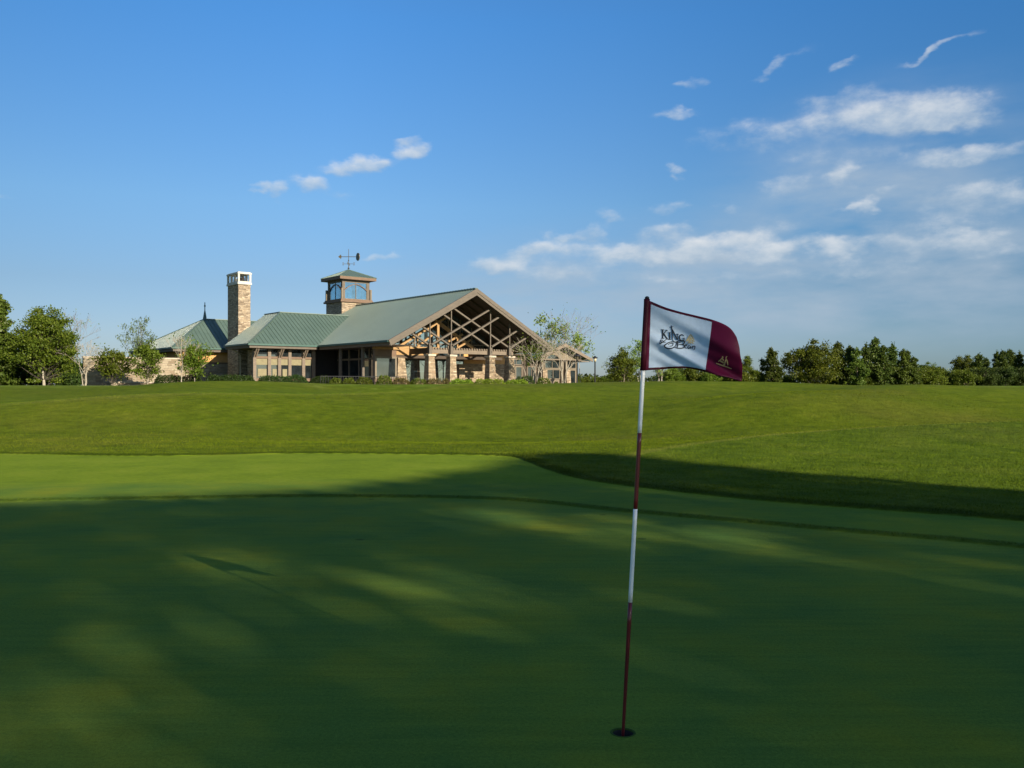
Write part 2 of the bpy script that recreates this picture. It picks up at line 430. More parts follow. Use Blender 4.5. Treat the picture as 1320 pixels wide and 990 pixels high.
def grass_mat():
    m, t, b = nt('grass')
    co = N(t, 'ShaderNodeNewGeometry').outputs['Position']
    sg = N(t, 'ShaderNodeAttribute', attribute_name='sg').outputs['Fac']
    sf = N(t, 'ShaderNodeAttribute', attribute_name='sf').outputs['Fac']
    big = noise(t, co, .09, 4, .6); mid = noise(t, co, .7, 5, .6); fin = noise(t, co, 9, 5, .7); vfin = noise(t, co, 45, 4, .75)
    # blotches: yellowish / bluish turf
    g = ramp(t, mid, [(.25,(.074,.158,.034)),(.5,(.124,.194,.029)),(.78,(.200,.222,.020))])
    g = mixc(t, .75, g, ramp(t, vfin, [(.25,(.62,.64,.62)),(.75,(1.38,1.36,1.33))]), 'MULTIPLY')
    g3 = noise(t, co, 150, 2, .6); g = mixc(t, .7, g, ramp(t, g3, [(.3,(.70,.72,.70)),(.7,(1.32,1.29,1.26))]), 'MULTIPLY')
    mpg = N(t, 'ShaderNodeMapping'); mpg.inputs['Rotation'].default_value = (0,0,R(14)); mpg.inputs['Scale'].default_value = (.7,7,1); L(t, co, mpg.inputs[0])
    g4 = noise(t, mpg.outputs[0], 1.6, 4, .6); g = mixc(t, .6, g, ramp(t, g4, [(.3,(.80,.84,.86)),(.7,(1.22,1.17,1.10))]), 'MULTIPLY')
    g2 = noise(t, co, .28, 3, .5); g = mixc(t, .7, g, ramp(t, g2, [(.3,(.72,.80,.95)),(.7,(1.30,1.16,.95))]), 'MULTIPLY')
    vo = N(t, 'ShaderNodeTexVoronoi'); vo.inputs['Scale'].default_value = .9; L(t, co, vo.inputs['Vector'])
    bw = N(t, 'ShaderNodeSeparateColor'); L(t, vo.outputs['Color'], bw.inputs[0])
    spot = math_n(t, 'LESS_THAN', math_n(t, 'ADD', vo.outputs['Distance'], math_n(t, 'MULTIPLY', vfin, .02)), .055); spot = math_n(t, 'MULTIPLY', spot, math_n(t, 'LESS_THAN', bw.outputs[0], .45))
    g = mixc(t, math_n(t, 'MULTIPLY', spot, .55), g, (.026,.050,.010))     # healed ball marks
    f = ramp(t, mid, [(.25,(.112,.172,.012)),(.5,(.148,.216,.014)),(.75,(.185,.244,.020))])
    f = mixc(t, .6, f, ramp(t, fin, [(.25,(.7,.72,.7)),(.75,(1.3,1.28,1.25))]), 'MULTIPLY')
    r = ramp(t, mid, [(.2,(.056,.085,.005)),(.5,(.086,.122,.006)),(.8,(.122,.146,.011))])
    r = mixc(t, math_n(t, 'MULTIPLY', ramp(t, big, [(.5,(0,0,0)),(.72,(1,1,1))]), .45), r, (.115,.105,.022))
    # differently kept turf: greener on the near mound, lighter beyond the left fold; sunlit rims painted pale along the crests
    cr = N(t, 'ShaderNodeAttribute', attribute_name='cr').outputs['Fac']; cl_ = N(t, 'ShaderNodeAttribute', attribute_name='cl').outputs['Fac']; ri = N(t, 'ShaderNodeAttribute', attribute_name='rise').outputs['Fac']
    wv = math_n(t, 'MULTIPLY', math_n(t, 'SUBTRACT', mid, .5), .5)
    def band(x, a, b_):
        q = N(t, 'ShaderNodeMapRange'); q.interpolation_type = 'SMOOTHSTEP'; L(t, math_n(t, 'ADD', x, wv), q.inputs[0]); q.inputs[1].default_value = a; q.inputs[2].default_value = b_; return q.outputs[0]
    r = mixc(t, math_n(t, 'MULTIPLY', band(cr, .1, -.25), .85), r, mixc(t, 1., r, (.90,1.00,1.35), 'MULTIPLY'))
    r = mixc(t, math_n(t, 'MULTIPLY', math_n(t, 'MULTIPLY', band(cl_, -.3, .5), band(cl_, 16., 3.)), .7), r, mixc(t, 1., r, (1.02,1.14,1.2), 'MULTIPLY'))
    r = mixc(t, math_n(t, 'MULTIPLY', band(ri, .78, .95), .8), r, mixc(t, 1., r, (1.50,1.62,3.6), 'MULTIPLY'))  # hilltop grass paler: grazing light and haze painted into the tone
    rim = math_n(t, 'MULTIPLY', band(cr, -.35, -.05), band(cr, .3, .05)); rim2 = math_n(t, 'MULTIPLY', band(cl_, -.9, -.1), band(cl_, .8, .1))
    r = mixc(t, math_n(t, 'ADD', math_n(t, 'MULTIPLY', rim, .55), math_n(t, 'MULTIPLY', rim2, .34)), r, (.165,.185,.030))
    r = mixc(t, .6, r, ramp(t, fin, [(.25,(.66,.68,.66)),(.75,(1.34,1.32,1.3))]), 'MULTIPLY')
    m3 = noise(t, co, 2.3, 4, .65); r = mixc(t, .8, r, ramp(t, m3, [(.3,(.68,.72,.62)),(.7,(1.30,1.26,1.2))]), 'MULTIPLY')
    nr_ = N(t, 'ShaderNodeMapRange'); nr_.interpolation_type = 'SMOOTHSTEP'; L(t, math_n(t, 'ADD', sg, math_n(t, 'MULTIPLY', mid, .8)), nr_.inputs[0]); nr_.inputs[1].default_value = 3.4; nr_.inputs[2].default_value = 1.8
    f = mixc(t, math_n(t, 'MULTIPLY', nr_.outputs[0], .85), f, mixc(t, 1., g, (.92,.95,.85), 'MULTIPLY'))      # the collar is darker turf, toned like the green
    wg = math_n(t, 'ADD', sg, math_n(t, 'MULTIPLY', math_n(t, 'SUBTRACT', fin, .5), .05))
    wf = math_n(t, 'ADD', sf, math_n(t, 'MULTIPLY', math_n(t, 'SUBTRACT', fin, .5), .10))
    kg = N(t, 'ShaderNodeMapRange'); L(t, wg, kg.inputs[0]); kg.inputs[1].default_value = -.02; kg.inputs[2].default_value = .02
    kf = N(t, 'ShaderNodeMapRange'); L(t, wf, kf.inputs[0]); kf.inputs[1].default_value = -.03; kf.inputs[2].default_value = .05
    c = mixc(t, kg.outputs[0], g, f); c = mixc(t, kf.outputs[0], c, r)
    def lip_shade(x, w_):
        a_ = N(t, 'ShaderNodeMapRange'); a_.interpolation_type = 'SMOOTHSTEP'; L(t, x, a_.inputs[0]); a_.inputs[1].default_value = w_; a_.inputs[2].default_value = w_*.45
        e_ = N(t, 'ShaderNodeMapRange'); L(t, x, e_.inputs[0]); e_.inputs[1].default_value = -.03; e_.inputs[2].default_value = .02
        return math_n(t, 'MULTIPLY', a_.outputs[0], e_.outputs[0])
    c = mixc(t, math_n(t, 'MULTIPLY', lip_shade(wg, .28), .52), c, (.022,.050,.008)); c = mixc(t, math_n(t, 'MULTIPLY', lip_shade(wf, .42), .58), c, (.024,.046,.006))  # dark lines paint the shadow of the grass step along both mown edges
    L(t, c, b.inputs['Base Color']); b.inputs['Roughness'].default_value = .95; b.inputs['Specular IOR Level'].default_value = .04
    # bump
    hb = math_n(t, 'MULTIPLY', math_n(t, 'ADD', vfin, math_n(t, 'MULTIPLY', g3, .35)), .009)
    hr = math_n(t, 'MULTIPLY', math_n(t, 'MULTIPLY', fin, .06), kf.outputs[0])
    hf = math_n(t, 'MULTIPLY', math_n(t, 'MULTIPLY', fin, .012), kg.outputs[0])
    hh = math_n(t, 'ADD', math_n(t, 'ADD', hb, hr), hf)
    bump(t, b, hh, 1.0, .8)
    return m
M['grass'] = grass_mat()
build_ground()
M['blade'] = leafmat('grass_blades', (.055,.085,.005), (.078,.108,.006), (.105,.128,.010), .3)
def rough_grass():
    rg = np.random.default_rng(3); n = 520000
    r = 9.5*(50/9.5)**(rg.random(n)**1.15); a = np.radians(rg.uniform(-31.5, 31.5, n))
    # extra blades along the mown edges, within sight
    E = []
    for poly, off in ((GREEN, .10), (FAIR, .22)):
        for i in range(len(poly)):
            p, q = poly[i], poly[(i+1) % len(poly)]; ln = np.hypot(*(q-p))
            if min(p[1], q[1]) < 5 or abs(p[0])/p[1] > .66: continue
            k = int(ln*900); t = rg.random(k)[:,None]; dr = (q-p)/max(ln,1e-6); nr = np.array((dr[1], -dr[0]))
            E.append(p+(q-p)*t+nr*rg.normal(size=(k,1))*off*1.3)
    E = np.vstack(E)
    X = np.concatenate([r*np.sin(a), E[:,0]]); Y = np.concatenate([r*np.cos(a), E[:,1]])
    edge = np.concatenate([np.zeros(n, bool), np.ones(len(E), bool)])
    sf = sdist(X, Y, FAIR); sg = sdist(X, Y, GREEN)
    k = np.where(edge, ((sg > .008) & (sg < .16)) | ((sf > .0) & (sf < .4)), sf > .02)
    X, Y, sf, sg, edge = X[k], Y[k], sf[k], sg[k], edge[k]; r = np.hypot(X, Y)
    Z = terrain(X, Y, True, sg, sf)-.004; n = len(X)
    clump = np.array([mnoise.noise(Vector((x*1.1,y*1.1,0))) for x, y in zip(X, Y)])
    h = (.014+.016*rg.random(n))*(1+.5*clump)*np.minimum(1.4, .8+r/60); h = np.where(edge & (sf < 0), .016+.012*rg.random(n), h)
    w = .0022+.00016*r
    th = rg.uniform(0, 6.283, n); ln = rg.normal(size=(n,2))*.5*h[:,None]
    B = np.column_stack([X, Y, Z]); dx = np.column_stack([np.cos(th)*w, np.sin(th)*w, np.zeros(n)])
    V = np.stack([B-dx, B+dx, B+np.column_stack([ln, h])], 1).reshape(-1,3)
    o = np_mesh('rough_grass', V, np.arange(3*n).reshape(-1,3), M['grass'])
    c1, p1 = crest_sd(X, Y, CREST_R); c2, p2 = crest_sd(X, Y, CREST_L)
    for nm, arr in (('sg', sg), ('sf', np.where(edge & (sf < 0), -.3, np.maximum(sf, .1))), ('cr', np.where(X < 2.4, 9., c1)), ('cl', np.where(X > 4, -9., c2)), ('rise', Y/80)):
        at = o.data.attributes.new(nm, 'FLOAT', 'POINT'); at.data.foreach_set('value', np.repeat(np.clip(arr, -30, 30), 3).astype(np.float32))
    tag(o, 'unmown blades of the rough on the lawn mounds', 'grass', kind='stuff')
rough_grass()
def gz(x, y): return float(terrain(np.array([x]), np.array([y]), False)[0])

# cup in the green
mb = MB()
mb.lathe([(.0535,-.002),(.0535,-.14),(.0,-.14)], (HOLE[0],HOLE[1],0), 40)
mb.lathe([(.0535,-.002),(.0565,-.02)], (HOLE[0],HOLE[1],0), 40)
mb.lathe([(.0532,-.006),(.0536,.0012),(.058,.0026),(.064,.0014),(.069,-.006)], (HOLE[0],HOLE[1],0), 40, 1)
o = mb.build('golf_hole', [M['cup'], simple('cut_turf', (.050,.085,.018), .95, scale=90, var=.4, spec=.05)], smooth=True, fixn=False); tag(o, 'dark round cup cut into the putting green at the flagstick foot', 'golf hole')

# ------------------------------------------------------------------ flagstick
FPX = 1160.
def fpt(px, py, Yd):     # design-time survey of the flag: sight angles and distance -> metres
    return Vector(((px-660)/FPX*Yd, Yd, 1.75+(498-py)/FPX*Yd))
def flagstick():
    root = empty('flagstick', (HOLE[0],HOLE[1],0), 0, 'tall maroon and white banded golf flagstick with waving flag, standing in the hole', 'golf flag')
    def loc(p): return p-Vector((HOLE[0],HOLE[1],0))
    P0 = fpt(803,944,4.552); P1 = fpt(834,387,4.552)
    ys = [970,944,776,776,656,656,558,558,478,478,390]
    mb = MB()
    def at(py): return loc(P0+(P1-P0)*((944-py)/(944-387)))
    def rad(py): return .0080+.0028*min(1,max(0,(944-py)/140)) if py > 470 else .0085
    for (ya, yb, mi) in ((985,776,1),(776,656,0),(656,558,1),(558,474,0),(474,386,1)):
        k = 8; pts = [at(ya+(yb-ya)*i/k) for i in range(k+1)]
        mb.tube(pts, [rad(ya+(yb-ya)*i/k) for i in range(k+1)], 14, mi)
    mb.build('pole', [M['pole_white'],M['pole_red']], root, smooth=True)
    mb = MB(); mb.tube([at(386),at(383.5),at(382)], [.011,.012,.006], 12); mb.build('pole_cap', M['black_metal'], root, smooth=True)
    # flag survey (zoom units, 7.333 per photo pixel, origin 800,370)
    q = lambda x, y: np.array((800+x/7.333, 370+y/7.333))
    top = catmull([q(*p) for p in ((220,112),(290,136),(420,190),(560,232),(700,266),(860,306),(980,352),(1050,402),(1096,470))], 8, False)
    bot = catmull([q(*p) for p in ((203,790),(265,786),(400,776),(590,766),(700,780),(800,802),(900,832),(1010,852),(1145,892))], 8, False)
    left = catmull([q(*p) for p in ((220,112),(216,340),(210,560),(203,790))], 8, False)
    right = catmull([q(*p) for p in ((1096,470),(1122,560),(1132,640),(1150,730),(1152,810),(1145,892))], 8, False)
    def samp(c, t):
        x = t*(len(c)-1); i = min(int(x), len(c)-2); return c[i]*(1-(x-i))+c[i+1]*(x-i)
    def coons(s, t):
        T = samp(top, s); B = samp(bot, s); Lf = samp(left, t); Rt = samp(right, t)
        return (T*(1-t)+B*t)+(Lf*(1-s)+Rt*s)-((top[0]*(1-s)*(1-t))+(top[-1]*s*(1-t))+(bot[0]*(1-s)*t)+(bot[-1]*s*t))
    def depth(px, py):
        s = (px-829)/125.; t = (py-385)/100.
        s0 = max(0., min(1., s))
        a = (t-.15)-s*.75                       # folds hang from the upper hoist corner
        f = .016*math.sin(2*math.pi*(a*2.1+.1))*math.exp(-((a-.25)/.5)**2)
        f += .010*math.sin(2*math.pi*(a*4.7+.35)+2.*s)*math.exp(-((a-.35)/.35)**2)
        f *= min(1, s0*4)
        f += -.13*s0**1.6 + .030*math.sin(s*5.2+t*1.3)*s0
        f += .012*math.sin(s*9-t*5)*s0*s0
        return 4.552-.004+f
    def W(p, off=0): return loc(fpt(p[0], p[1], depth(p[0], p[1])-off))
    # columns of the grid: sleeve | white | maroon panel ; rows: border, panel, border
    sW0, sW1 = .0, .0
    S = []
    ns = 60; nt_ = 44
    mb = MB()
    # solve the s for the two seams on each row from survey lines
    def seam(xt, xb, t): return xt+(xb-xt)*t
    rows = [0,.062]+[.062+(.950-.062)*i/nt_ for i in range(1,nt_+1)]+[1.0]
    def s_for_x(x, t):
        lo, hi = 0, 1
        for _ in range(30):
            m_ = (lo+hi)/2
            if coons(m_, t)[0] < x: lo = m_
            else: hi = m_
        return (lo+hi)/2
    grid = []
    c1, c2, c3 = 4, 34, 22
    for t in rows:
        x1 = q(seam(288,265,t),0)[0]; x2 = q(seam(866,798,t**1.15),0)[0]
        s1 = s_for_x(x1, t); s2 = s_for_x(x2, t)
        ss_ = [s1*i/c1 for i in range(c1)]+[s1+(s2-s1)*i/c2 for i in range(c2)]+[s2+(1-s2)*i/c3 for i in range(c3+1)]
        grid.append([coons(s, t) for s in ss_])
    nc = len(grid[0]); nr = len(grid)
    vs = [W(p) for row in grid for p in row]; fs = []; ms = []
    for i in range(nr-1):
        for j in range(nc-1):
            fs.append((i*nc+j, (i+1)*nc+j, (i+1)*nc+j+1, i*nc+j+1))
            if j < c1: ms.append(1)
            elif i == 0 or i == nr-2: ms.append(2 if j < c1+c2 else 1)
            elif j < c1+c2: ms.append(0)
            else: ms.append(1)
    mb.add(vs, fs); mb.m = ms
    fl = mb.build('flag', [M['cloth_white'],M['cloth_maroon'],M['cloth_border']], root, smooth=True, fixn=False)
    sol = fl.modifiers.new('cloth_thickness', 'SOLIDIFY'); sol.thickness = .0009; sol.offset = -1
    sl = MB(); sl.tube([at(y) for y in (477.5,455,430,410,390,385.5)], [.0150]*6, 16); 
    sl.build('flag_sleeve', M['cloth_border'], root, smooth=True)
    # ---- printing: strokes in zoom units
    OFF = .0040
    def stroke(mb, pts, w0, w1=None, n=8, mi=0, closed=False):
        w1 = w0 if w1 is None else w1
        c = catmull(pts, n, closed) if len(pts) > 2 else np.array([np.array(pts[0])*(1-i/6)+np.array(pts[1])*i/6 for i in range(7)], float)
        vs = []; k = len(c)
        for i in range(k):
            d = c[min(i+1,k-1)]-c[max(i-1,0)]; d = d/max(1e-6, np.hypot(*d)); nrm = np.array((-d[1], d[0]))
            w = w0+(w1-w0)*math.sin(math.pi*i/(k-1))
            vs.append(W(q(*(c[i]+nrm*w/2)), OFF)); vs.append(W(q(*(c[i]-nrm*w/2)), OFF))
        vs2 = [v+Vector((0,.0012,0)) for v in vs]; o = len(vs)
        fs = []
        for i in range(k-1):
            a, b_, c_, d_ = 2*i, 2*i+1, 2*i+3, 2*i+2
            fs += [(a,b_,c_,d_), (o+a,o+d_,o+c_,o+b_), (a,d_,o+d_,o+a), (b_,o+b_,o+c_,c_)]
        mb.add(vs+vs2, fs, mi)
    tx = MB()
    # KING (serif capitals, tall spire on the N)
    for p in (((398,402),(398,484)),):
        stroke(tx, p, 13)
    stroke(tx, ((382,402),(414,404)), 5); stroke(tx, ((382,484),(414,485)), 5)
    stroke(tx, ((436,408),(404,446)), 6); stroke(tx, ((408,442),(442,492)), 13); stroke(tx, ((424,406),(447,410)), 5); stroke(tx, ((428,491),(456,494)), 5)
    stroke(tx, ((464,428),(464,494)), 12); stroke(tx, ((452,428),(477,430)), 5); stroke(tx, ((452,494),(477,496)), 5)
    stroke(tx, ((490,500),(489,430),(484,395),(478,362)), 6, 11); stroke(tx, ((462,386),(480,376),(500,372)), 4); stroke(tx, ((488,400),(538,500)), 12)
    stroke(tx, ((540,500),(539,444)), 6); stroke(tx, ((528,443),(552,446)), 5)
    stroke(tx, ((598,462),(580,450),(560,462),(558,490),(578,510),(600,500),(598,484)), 6, 12); stroke(tx, ((584,482),(610,486)), 5)
    stroke(tx, ((492,498),(505,516),(540,524),(575,520)), 4, 7)
    # '& Bear' script
    stroke(tx, ((402,506),(384,500),(376,512),(392,522),(370,532),(366,520)), 5, 9)
    stroke(tx, ((430,497),(400,518),(372,540)), 5, 8); stroke(tx, ((392,524),(408,520),(428,522)), 4, 7)
    stroke(tx, ((520,518),(470,520),(430,540),(414,560),(440,578),(486,578),(520,556),(530,520)), 6, 12)
    stroke(tx, ((450,545),(472,532),(498,534),(486,556),(462,558)), 4, 7)
    stroke(tx, ((536,516),(540,545),(534,574)), 8, 12); stroke(tx, ((520,520),(552,508),(590,508),(606,522),(588,540),(550,544)), 5, 11)
    stroke(tx, ((552,544),(590,544),(606,560),(586,576),(540,578),(514,570)), 5, 11)
    stroke(tx, ((604,562),(620,556),(628,546),(614,548),(608,566),(620,578),(636,570)), 4, 8)
    stroke(tx, ((658,556),(644,554),(636,570),(646,582),(660,562),(662,580),(672,574)), 4, 8)
    stroke(tx, ((672,574),(678,562),(684,566),(682,586)), 4, 8); stroke(tx, ((682,566),(692,558),(704,562),(698,576)), 4, 8)
    stroke(tx, ((690,596),(700,580),(704,562)), 4, 7)
    tx.build('lettering', M['ink'], fl, fixn=False)
    em = MB()   # pale gold sunburst-like figure beside the word
    stroke(em, ((622,506),(638,482),(652,462),(664,444)), 5, 12); stroke(em, ((664,450),(678,474),(694,502)), 5, 12); stroke(em, ((618,512),(645,498),(672,500),(700,516)), 6, 14)
    stroke(em, ((632,534),(650,522),(672,524),(690,536)), 5, 11); stroke(em, ((660,466),(656,500),(660,542)), 4, 9); stroke(em, ((640,488),(654,480),(668,486),(684,484)), 5, 11); stroke(em, ((640,516),(652,508)), 7); stroke(em, ((676,512),(686,522)), 7)
    em.build('gold_print', M['gold_pale'], fl, fixn=False)
    em = MB()   # gold embroidered figures on a slanting line
    stroke(em, ((902,720),(950,737),(1000,754),(1050,773)), 6, 11)
    stroke(em, ((924,706),(940,694),(954,706),(976,718)), 7, 13); stroke(em, ((942,690),(957,678),(972,688),(966,704)), 5, 10)
    stroke(em, ((984,736),(988,708),(998,688),(1008,702),(1014,740)), 7, 13); stroke(em, ((996,684),(998,664),(1008,654)), 5, 9)
    stroke(em, ((960,674),(964,658),(972,668)), 4, 8); stroke(em, ((968,726),(984,740)), 6)
    em.build('gold_emblem', M['gold'], fl, fixn=False)
flagstick()

# ------------------------------------------------------------------ clubhouse
TH = math.atan2(.628, .778)
FLOOR = 1.70
def slope(mb, poly, th=.22, seam=.5, rib=True, m=0, rh=.034):
    P = [Vector(p) for p in poly]
    n = Vector((0,0,0))
    for i in range(len(P)): n += P[i].cross(P[(i+1)%len(P)])
    n.normalize()
    if n.z < 0: n = -n; P.reverse()
    mb.prism(P, -n*th, m)
    if not rib: return
    g = Vector((n.x, n.y, 0)); g = (Vector((0,0,1))-n*n.z).normalized(); c = g.cross(n).normalized()
    o = P[0]; uv = [((p-o)@c, (p-o)@g) for p in P]
    lo = min(a for a,_ in uv); hi = max(a for a,_ in uv)
    k = lo+seam*.5
    while k < hi:
        xs = []
        for i in range(len(uv)):
            (a0,b0),(a1,b1) = uv[i], uv[(i+1)%len(uv)]
            if (a0-k)*(a1-k) < 0: xs.append(b0+(b1-b0)*(k-a0)/(a1-a0))
        if len(xs) >= 2:
            p0 = o+c*k+g*min(xs)+n*.026; p1 = o+c*k+g*max(xs)+n*.026
            if (p1-p0).length > .3: mb.beam(p0+n*(rh/2-.030), p1+n*(rh/2-.030), .045, rh, n, m)
        k += seam

def window(parent, axis, fixed, a0, a1, z0, z1, out, nx=2, nz=1, gl='glass', fr='timber', fw=.09, blind=0, zsplit=None, name='window'):
    """framed window in a wall. axis 'u': wall plane v=fixed, spans u; axis 'v': wall plane u=fixed. out = -1/+1 outward direction"""
    def bx(mb, p0, p1, d0, d1, q0, q1):
        d0, d1 = sorted((fixed+out*d0, fixed+out*d1))
        if axis == 'u': mb.box(p0, p1, d0, d1, q0, q1)
        else: mb.box(d0, d1, p0, p1, q0, q1)
    f = MB()
    bx(f, a0, a1, .0, .09, z0, z0+fw); bx(f, a0, a1, .0, .09, z1-fw, z1)
    bx(f, a0, a0+fw, .0, .092, z0+fw, z1-fw); bx(f, a1-fw, a1, .0, .092, z0+fw, z1-fw)
    for i in range(1, nx):
        x = a0+(a1-a0)*i/nx; bx(f, x-.035, x+.035, .0, .075, z0+fw, z1-fw)
    zz = zsplit if zsplit else [z0+(z1-z0)*i/nz for i in range(1, nz)]
    for z in zz: bx(f, a0+fw, a1-fw, .0, .07, z-.035, z+.035)
    fo = f.build(name, M[fr], parent)
    g = MB(); bx(g, a0+.03, a1-.03, .005, .03, z0+.03, z1-.03); g.build('pane', M[gl], fo)
    if blind:
        g = MB(); bx(g, a0+fw+.01, a1-fw-.01, .032, .045, z1-fw-(z1-z0)*blind, z1-fw-.01); g.build('blind', M['blind'], fo)
    return fo

def clubhouse():
    C = empty('clubhouse', (-12.3, 90, FLOOR), TH, 'long stone and timber clubhouse with green metal roofs, tower and open truss gable', 'clubhouse')
    uc, ze, zr = 10.9, 4.70, 10.55
    eR = 21.8; zeR = 4.55
    sl = (zr-ze)/uc
    # --- roofs
    mb = MB()
    VB = 30.2
    slope(mb, [(0,-.0,ze),(uc,-.0,zr),(uc,VB,zr),(0,VB,ze)])
    slope(mb, [(eR,-.0,zeR),(uc,-.0,zr),(uc,VB,zr),(eR,VB,zeR)])
    mb.beam((uc,-.02,zr+.03),(uc,VB,zr+.03), .34, .12)
    k = .3
    while k < VB: mb.box(uc-.10, uc+.10, k, k+.22, zr+.09, zr+.14); k += .55
    mb.build('main_roof', M['roof'], C)
    # soffit / rafters under the front overhang
    mb = MB()
    for (a, za, b) in ((0,ze,uc),(eR,zeR,uc)):
        d = Vector((b-a,0,zr-za)).normalized(); nrm = Vector((-d.z,0,d.x)) if a == 0 else Vector((d.z,0,-d.x)); nrm = nrm if nrm.z < 0 else -nrm
        p0 = Vector((a,0,za))+nrm*.235; p1 = Vector((b,0,zr))+nrm*.235
        mb.prism([p0+Vector((0,.1,0)), p1+Vector((0,.1,0)), p1+Vector((0,16,0)), p0+Vector((0,16,0))], nrm*.06)
        for vv in (2.5, 4.2, 5.9):
            mb.beam(p0+nrm*.14+Vector((0,vv,0))+d*.5, p1+nrm*.14+Vector((0,vv,0))-d*.2, .18, .22, (0,1,0))
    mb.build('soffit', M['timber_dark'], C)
    # rake boards, two layers
    for (a, za) in ((0,ze),(eR,zeR)):
        d = Vector((uc-a,0,zr-za)).normalized(); nrm = Vector((d.z,0,-d.x)) if d.x > 0 else Vector((-d.z,0,d.x))
        p0 = Vector((a,0,za))-d*.12; p1 = Vector((uc,0,zr))
        mb = MB()
        mb.prism([p0+nrm*-.03, p1+Vector((0,0,.035)), p1+Vector((0,0,-.40)), p0+nrm*.33], (0,-.14,0))
        q0, q1 = p0+nrm*.33, p1+Vector((0,0,-.40))
        mb.prism([q0+Vector((0,.02,0)), q1+Vector((0,.02,0)), q1+Vector((0,.02,-.30)), q0+nrm*.27+Vector((0,.02,0))], (0,-.10,0))
        mb.build('rake_board', M['timber_grey'], C)
    # eave gutters and fascia along the left and right eaves
    mb = MB()
    mb.box(-.16, .03, .02, 15.2, ze-.21, ze-.03)
    mb.box(eR-.03, eR+.16, .02, VB, zeR-.21, zeR-.03)
    mb.build('gutter', M['gutter'], C)
    mb = MB(); mb.box(.06, .20, .05, 15.2, ze-.52, ze-.22); mb.box(eR-.2, eR-.06, .05, VB, zeR-.52, zeR-.22); mb.build('fascia', M['timber_brown'], C)
    # flat eave soffit, left side
    mb = MB(); mb.box(.2, 3.2, .15, 16, ze-.50, ze-.42); mb.build('eave_soffit', M['timber_dark'], C)

    # --- wing B: L-shaped hip roof
    zb = ze; ap = (-1.55, 22., 8.78)
    mb = MB()
    slope(mb, [(-8.15,15.4,zb), ap, (8.6,22.,8.78), (8.0,15.4,zb)], rh=.062)
    slope(mb, [(-8.15,15.4,zb), (-8.15,22.4,zb), (-1.55,26.4,8.78), ap])
    slope(mb, [(-8.15,22.4,zb), (-1.55,26.4,8.78), (-1.55,33.0,zb), (-5.6,24.3,zb)], rib=False)
    slope(mb, [(-1.55,22,8.78), (8.6,22,8.78), (8.6,30,zb), (-1.55,30,zb)], rib=False)
    mb.beam((-8.15,15.4,zb+.03), (ap[0],ap[1],ap[2]+.03), .22, .08); mb.beam((ap[0]-.1,22,8.81),(7.4,22,8.81), .26, .09); mb.beam((-1.55,22,8.81),(-1.55,26.4,8.81), .26, .09)
    mb.build('wing_roof', M['roof'], C)
    mb = MB(); mb.box(-8.27,-.05,15.28,15.44, zb-.20,zb-.02); mb.box(-8.28,-8.10,15.44,22.4, zb-.20,zb-.02); mb.build('gutter', M['gutter'], C)
    mb = MB(); mb.box(-8.06,.05,15.46,15.60, zb-.48,zb-.21); mb.box(-8.06,-7.92,15.60,22.3, zb-.48,zb-.21); mb.build('fascia', M['timber_grey'], C)
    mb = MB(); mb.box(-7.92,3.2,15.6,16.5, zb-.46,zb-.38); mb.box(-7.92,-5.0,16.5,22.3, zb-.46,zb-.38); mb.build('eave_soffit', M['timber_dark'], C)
    # wing B walls
    mb = MB(); mb.box(-5.0,-4.0,16.86,23.4,-.6,zb-.46); mb.build('stone_wall', M['stone'], C)
    mb = MB(); mb.box(-4.9,3.2,16.85,23.2,-.6,.55); mb.box(-4.9,3.2,17.3,23.2,.55,zb-.46); mb.build('wing_core', M['dark'], C)
    # timber window wall: posts, rails, panes
    posts = [-7.03,-5.32,-4.13,-2.90,-1.23,.03,1.22,2.92]
    mb = MB()
    for i, u in enumerate(posts[:6]):
        mb.box(u-.18,u+.18,16.50,16.84,-.6,zb-.46)
        if i in (0,2,4):                      # raking brackets under the eave
            mb.beam((u-.12,16.42,3.3),(u-.12,15.7,zb-.52), .12,.14,(1,0,0)); mb.beam((u+.12,16.42,3.3),(u+.12,15.7,zb-.52), .12,.14,(1,0,0))
    mb.build('post', M['timber'], C)
    for z0, z1 in ((3.12,3.36),(.62,.95),(4.16,zb-.46)):
        mb = MB()
        for a, b_ in zip(posts[:5], posts[1:6]): mb.box(a+.18,b_-.18,16.56,16.80,z0,z1)
        mb.build('rail', M['timber_brown'], C)
    for i, (a, b_) in enumerate(zip(posts[:5], posts[1:6])):
        g = MB(); g.box(a+.18,b_-.18,16.70,16.73,.95,3.12); g.box(a+.18,b_-.18,16.70,16.73,3.36,4.16)
        w = g.build('window', M['glass'], C)
        g = MB(); g.box(a+.2,b_-.2,16.66,16.69,2.42,3.11); g.build('blind', M['blind'], w)
        if i < 3: g = MB(); g.box(a+.42,b_-.28,16.66,16.69,1.15,1.98); g.build('blind', M['blind'], w)
    # --- recessed glazed side of the main hall (u = 3.2)
    mb = MB(); mb.box(3.3,18.4,8.8,30,-.6,ze+.9); mb.build('hall_core', M['dark'], C)
    mb = MB()
    for v in (16.3,13.9,11.6,9.3,7.1): mb.box(3.06,3.26,v-.1,v+.1,-.6,4.2)
    mb.box(3.08,3.24,4.7,16.6,3.0,3.2); mb.box(3.08,3.24,4.7,16.6,.75,.95)
    mb.build('side_mullion', M['timber'], C)
    mb = MB(); mb.box(3.16,3.19,4.7,16.7,.95,3.0); mb.box(3.16,3.19,4.7,16.7,3.2,4.22); mb.build('side_window', M['glass'], C)
    mb = MB(); mb.box(3.10,3.22,4.7,16.7,-.6,.75); mb.build('side_wall', M['timber_brown'], C)
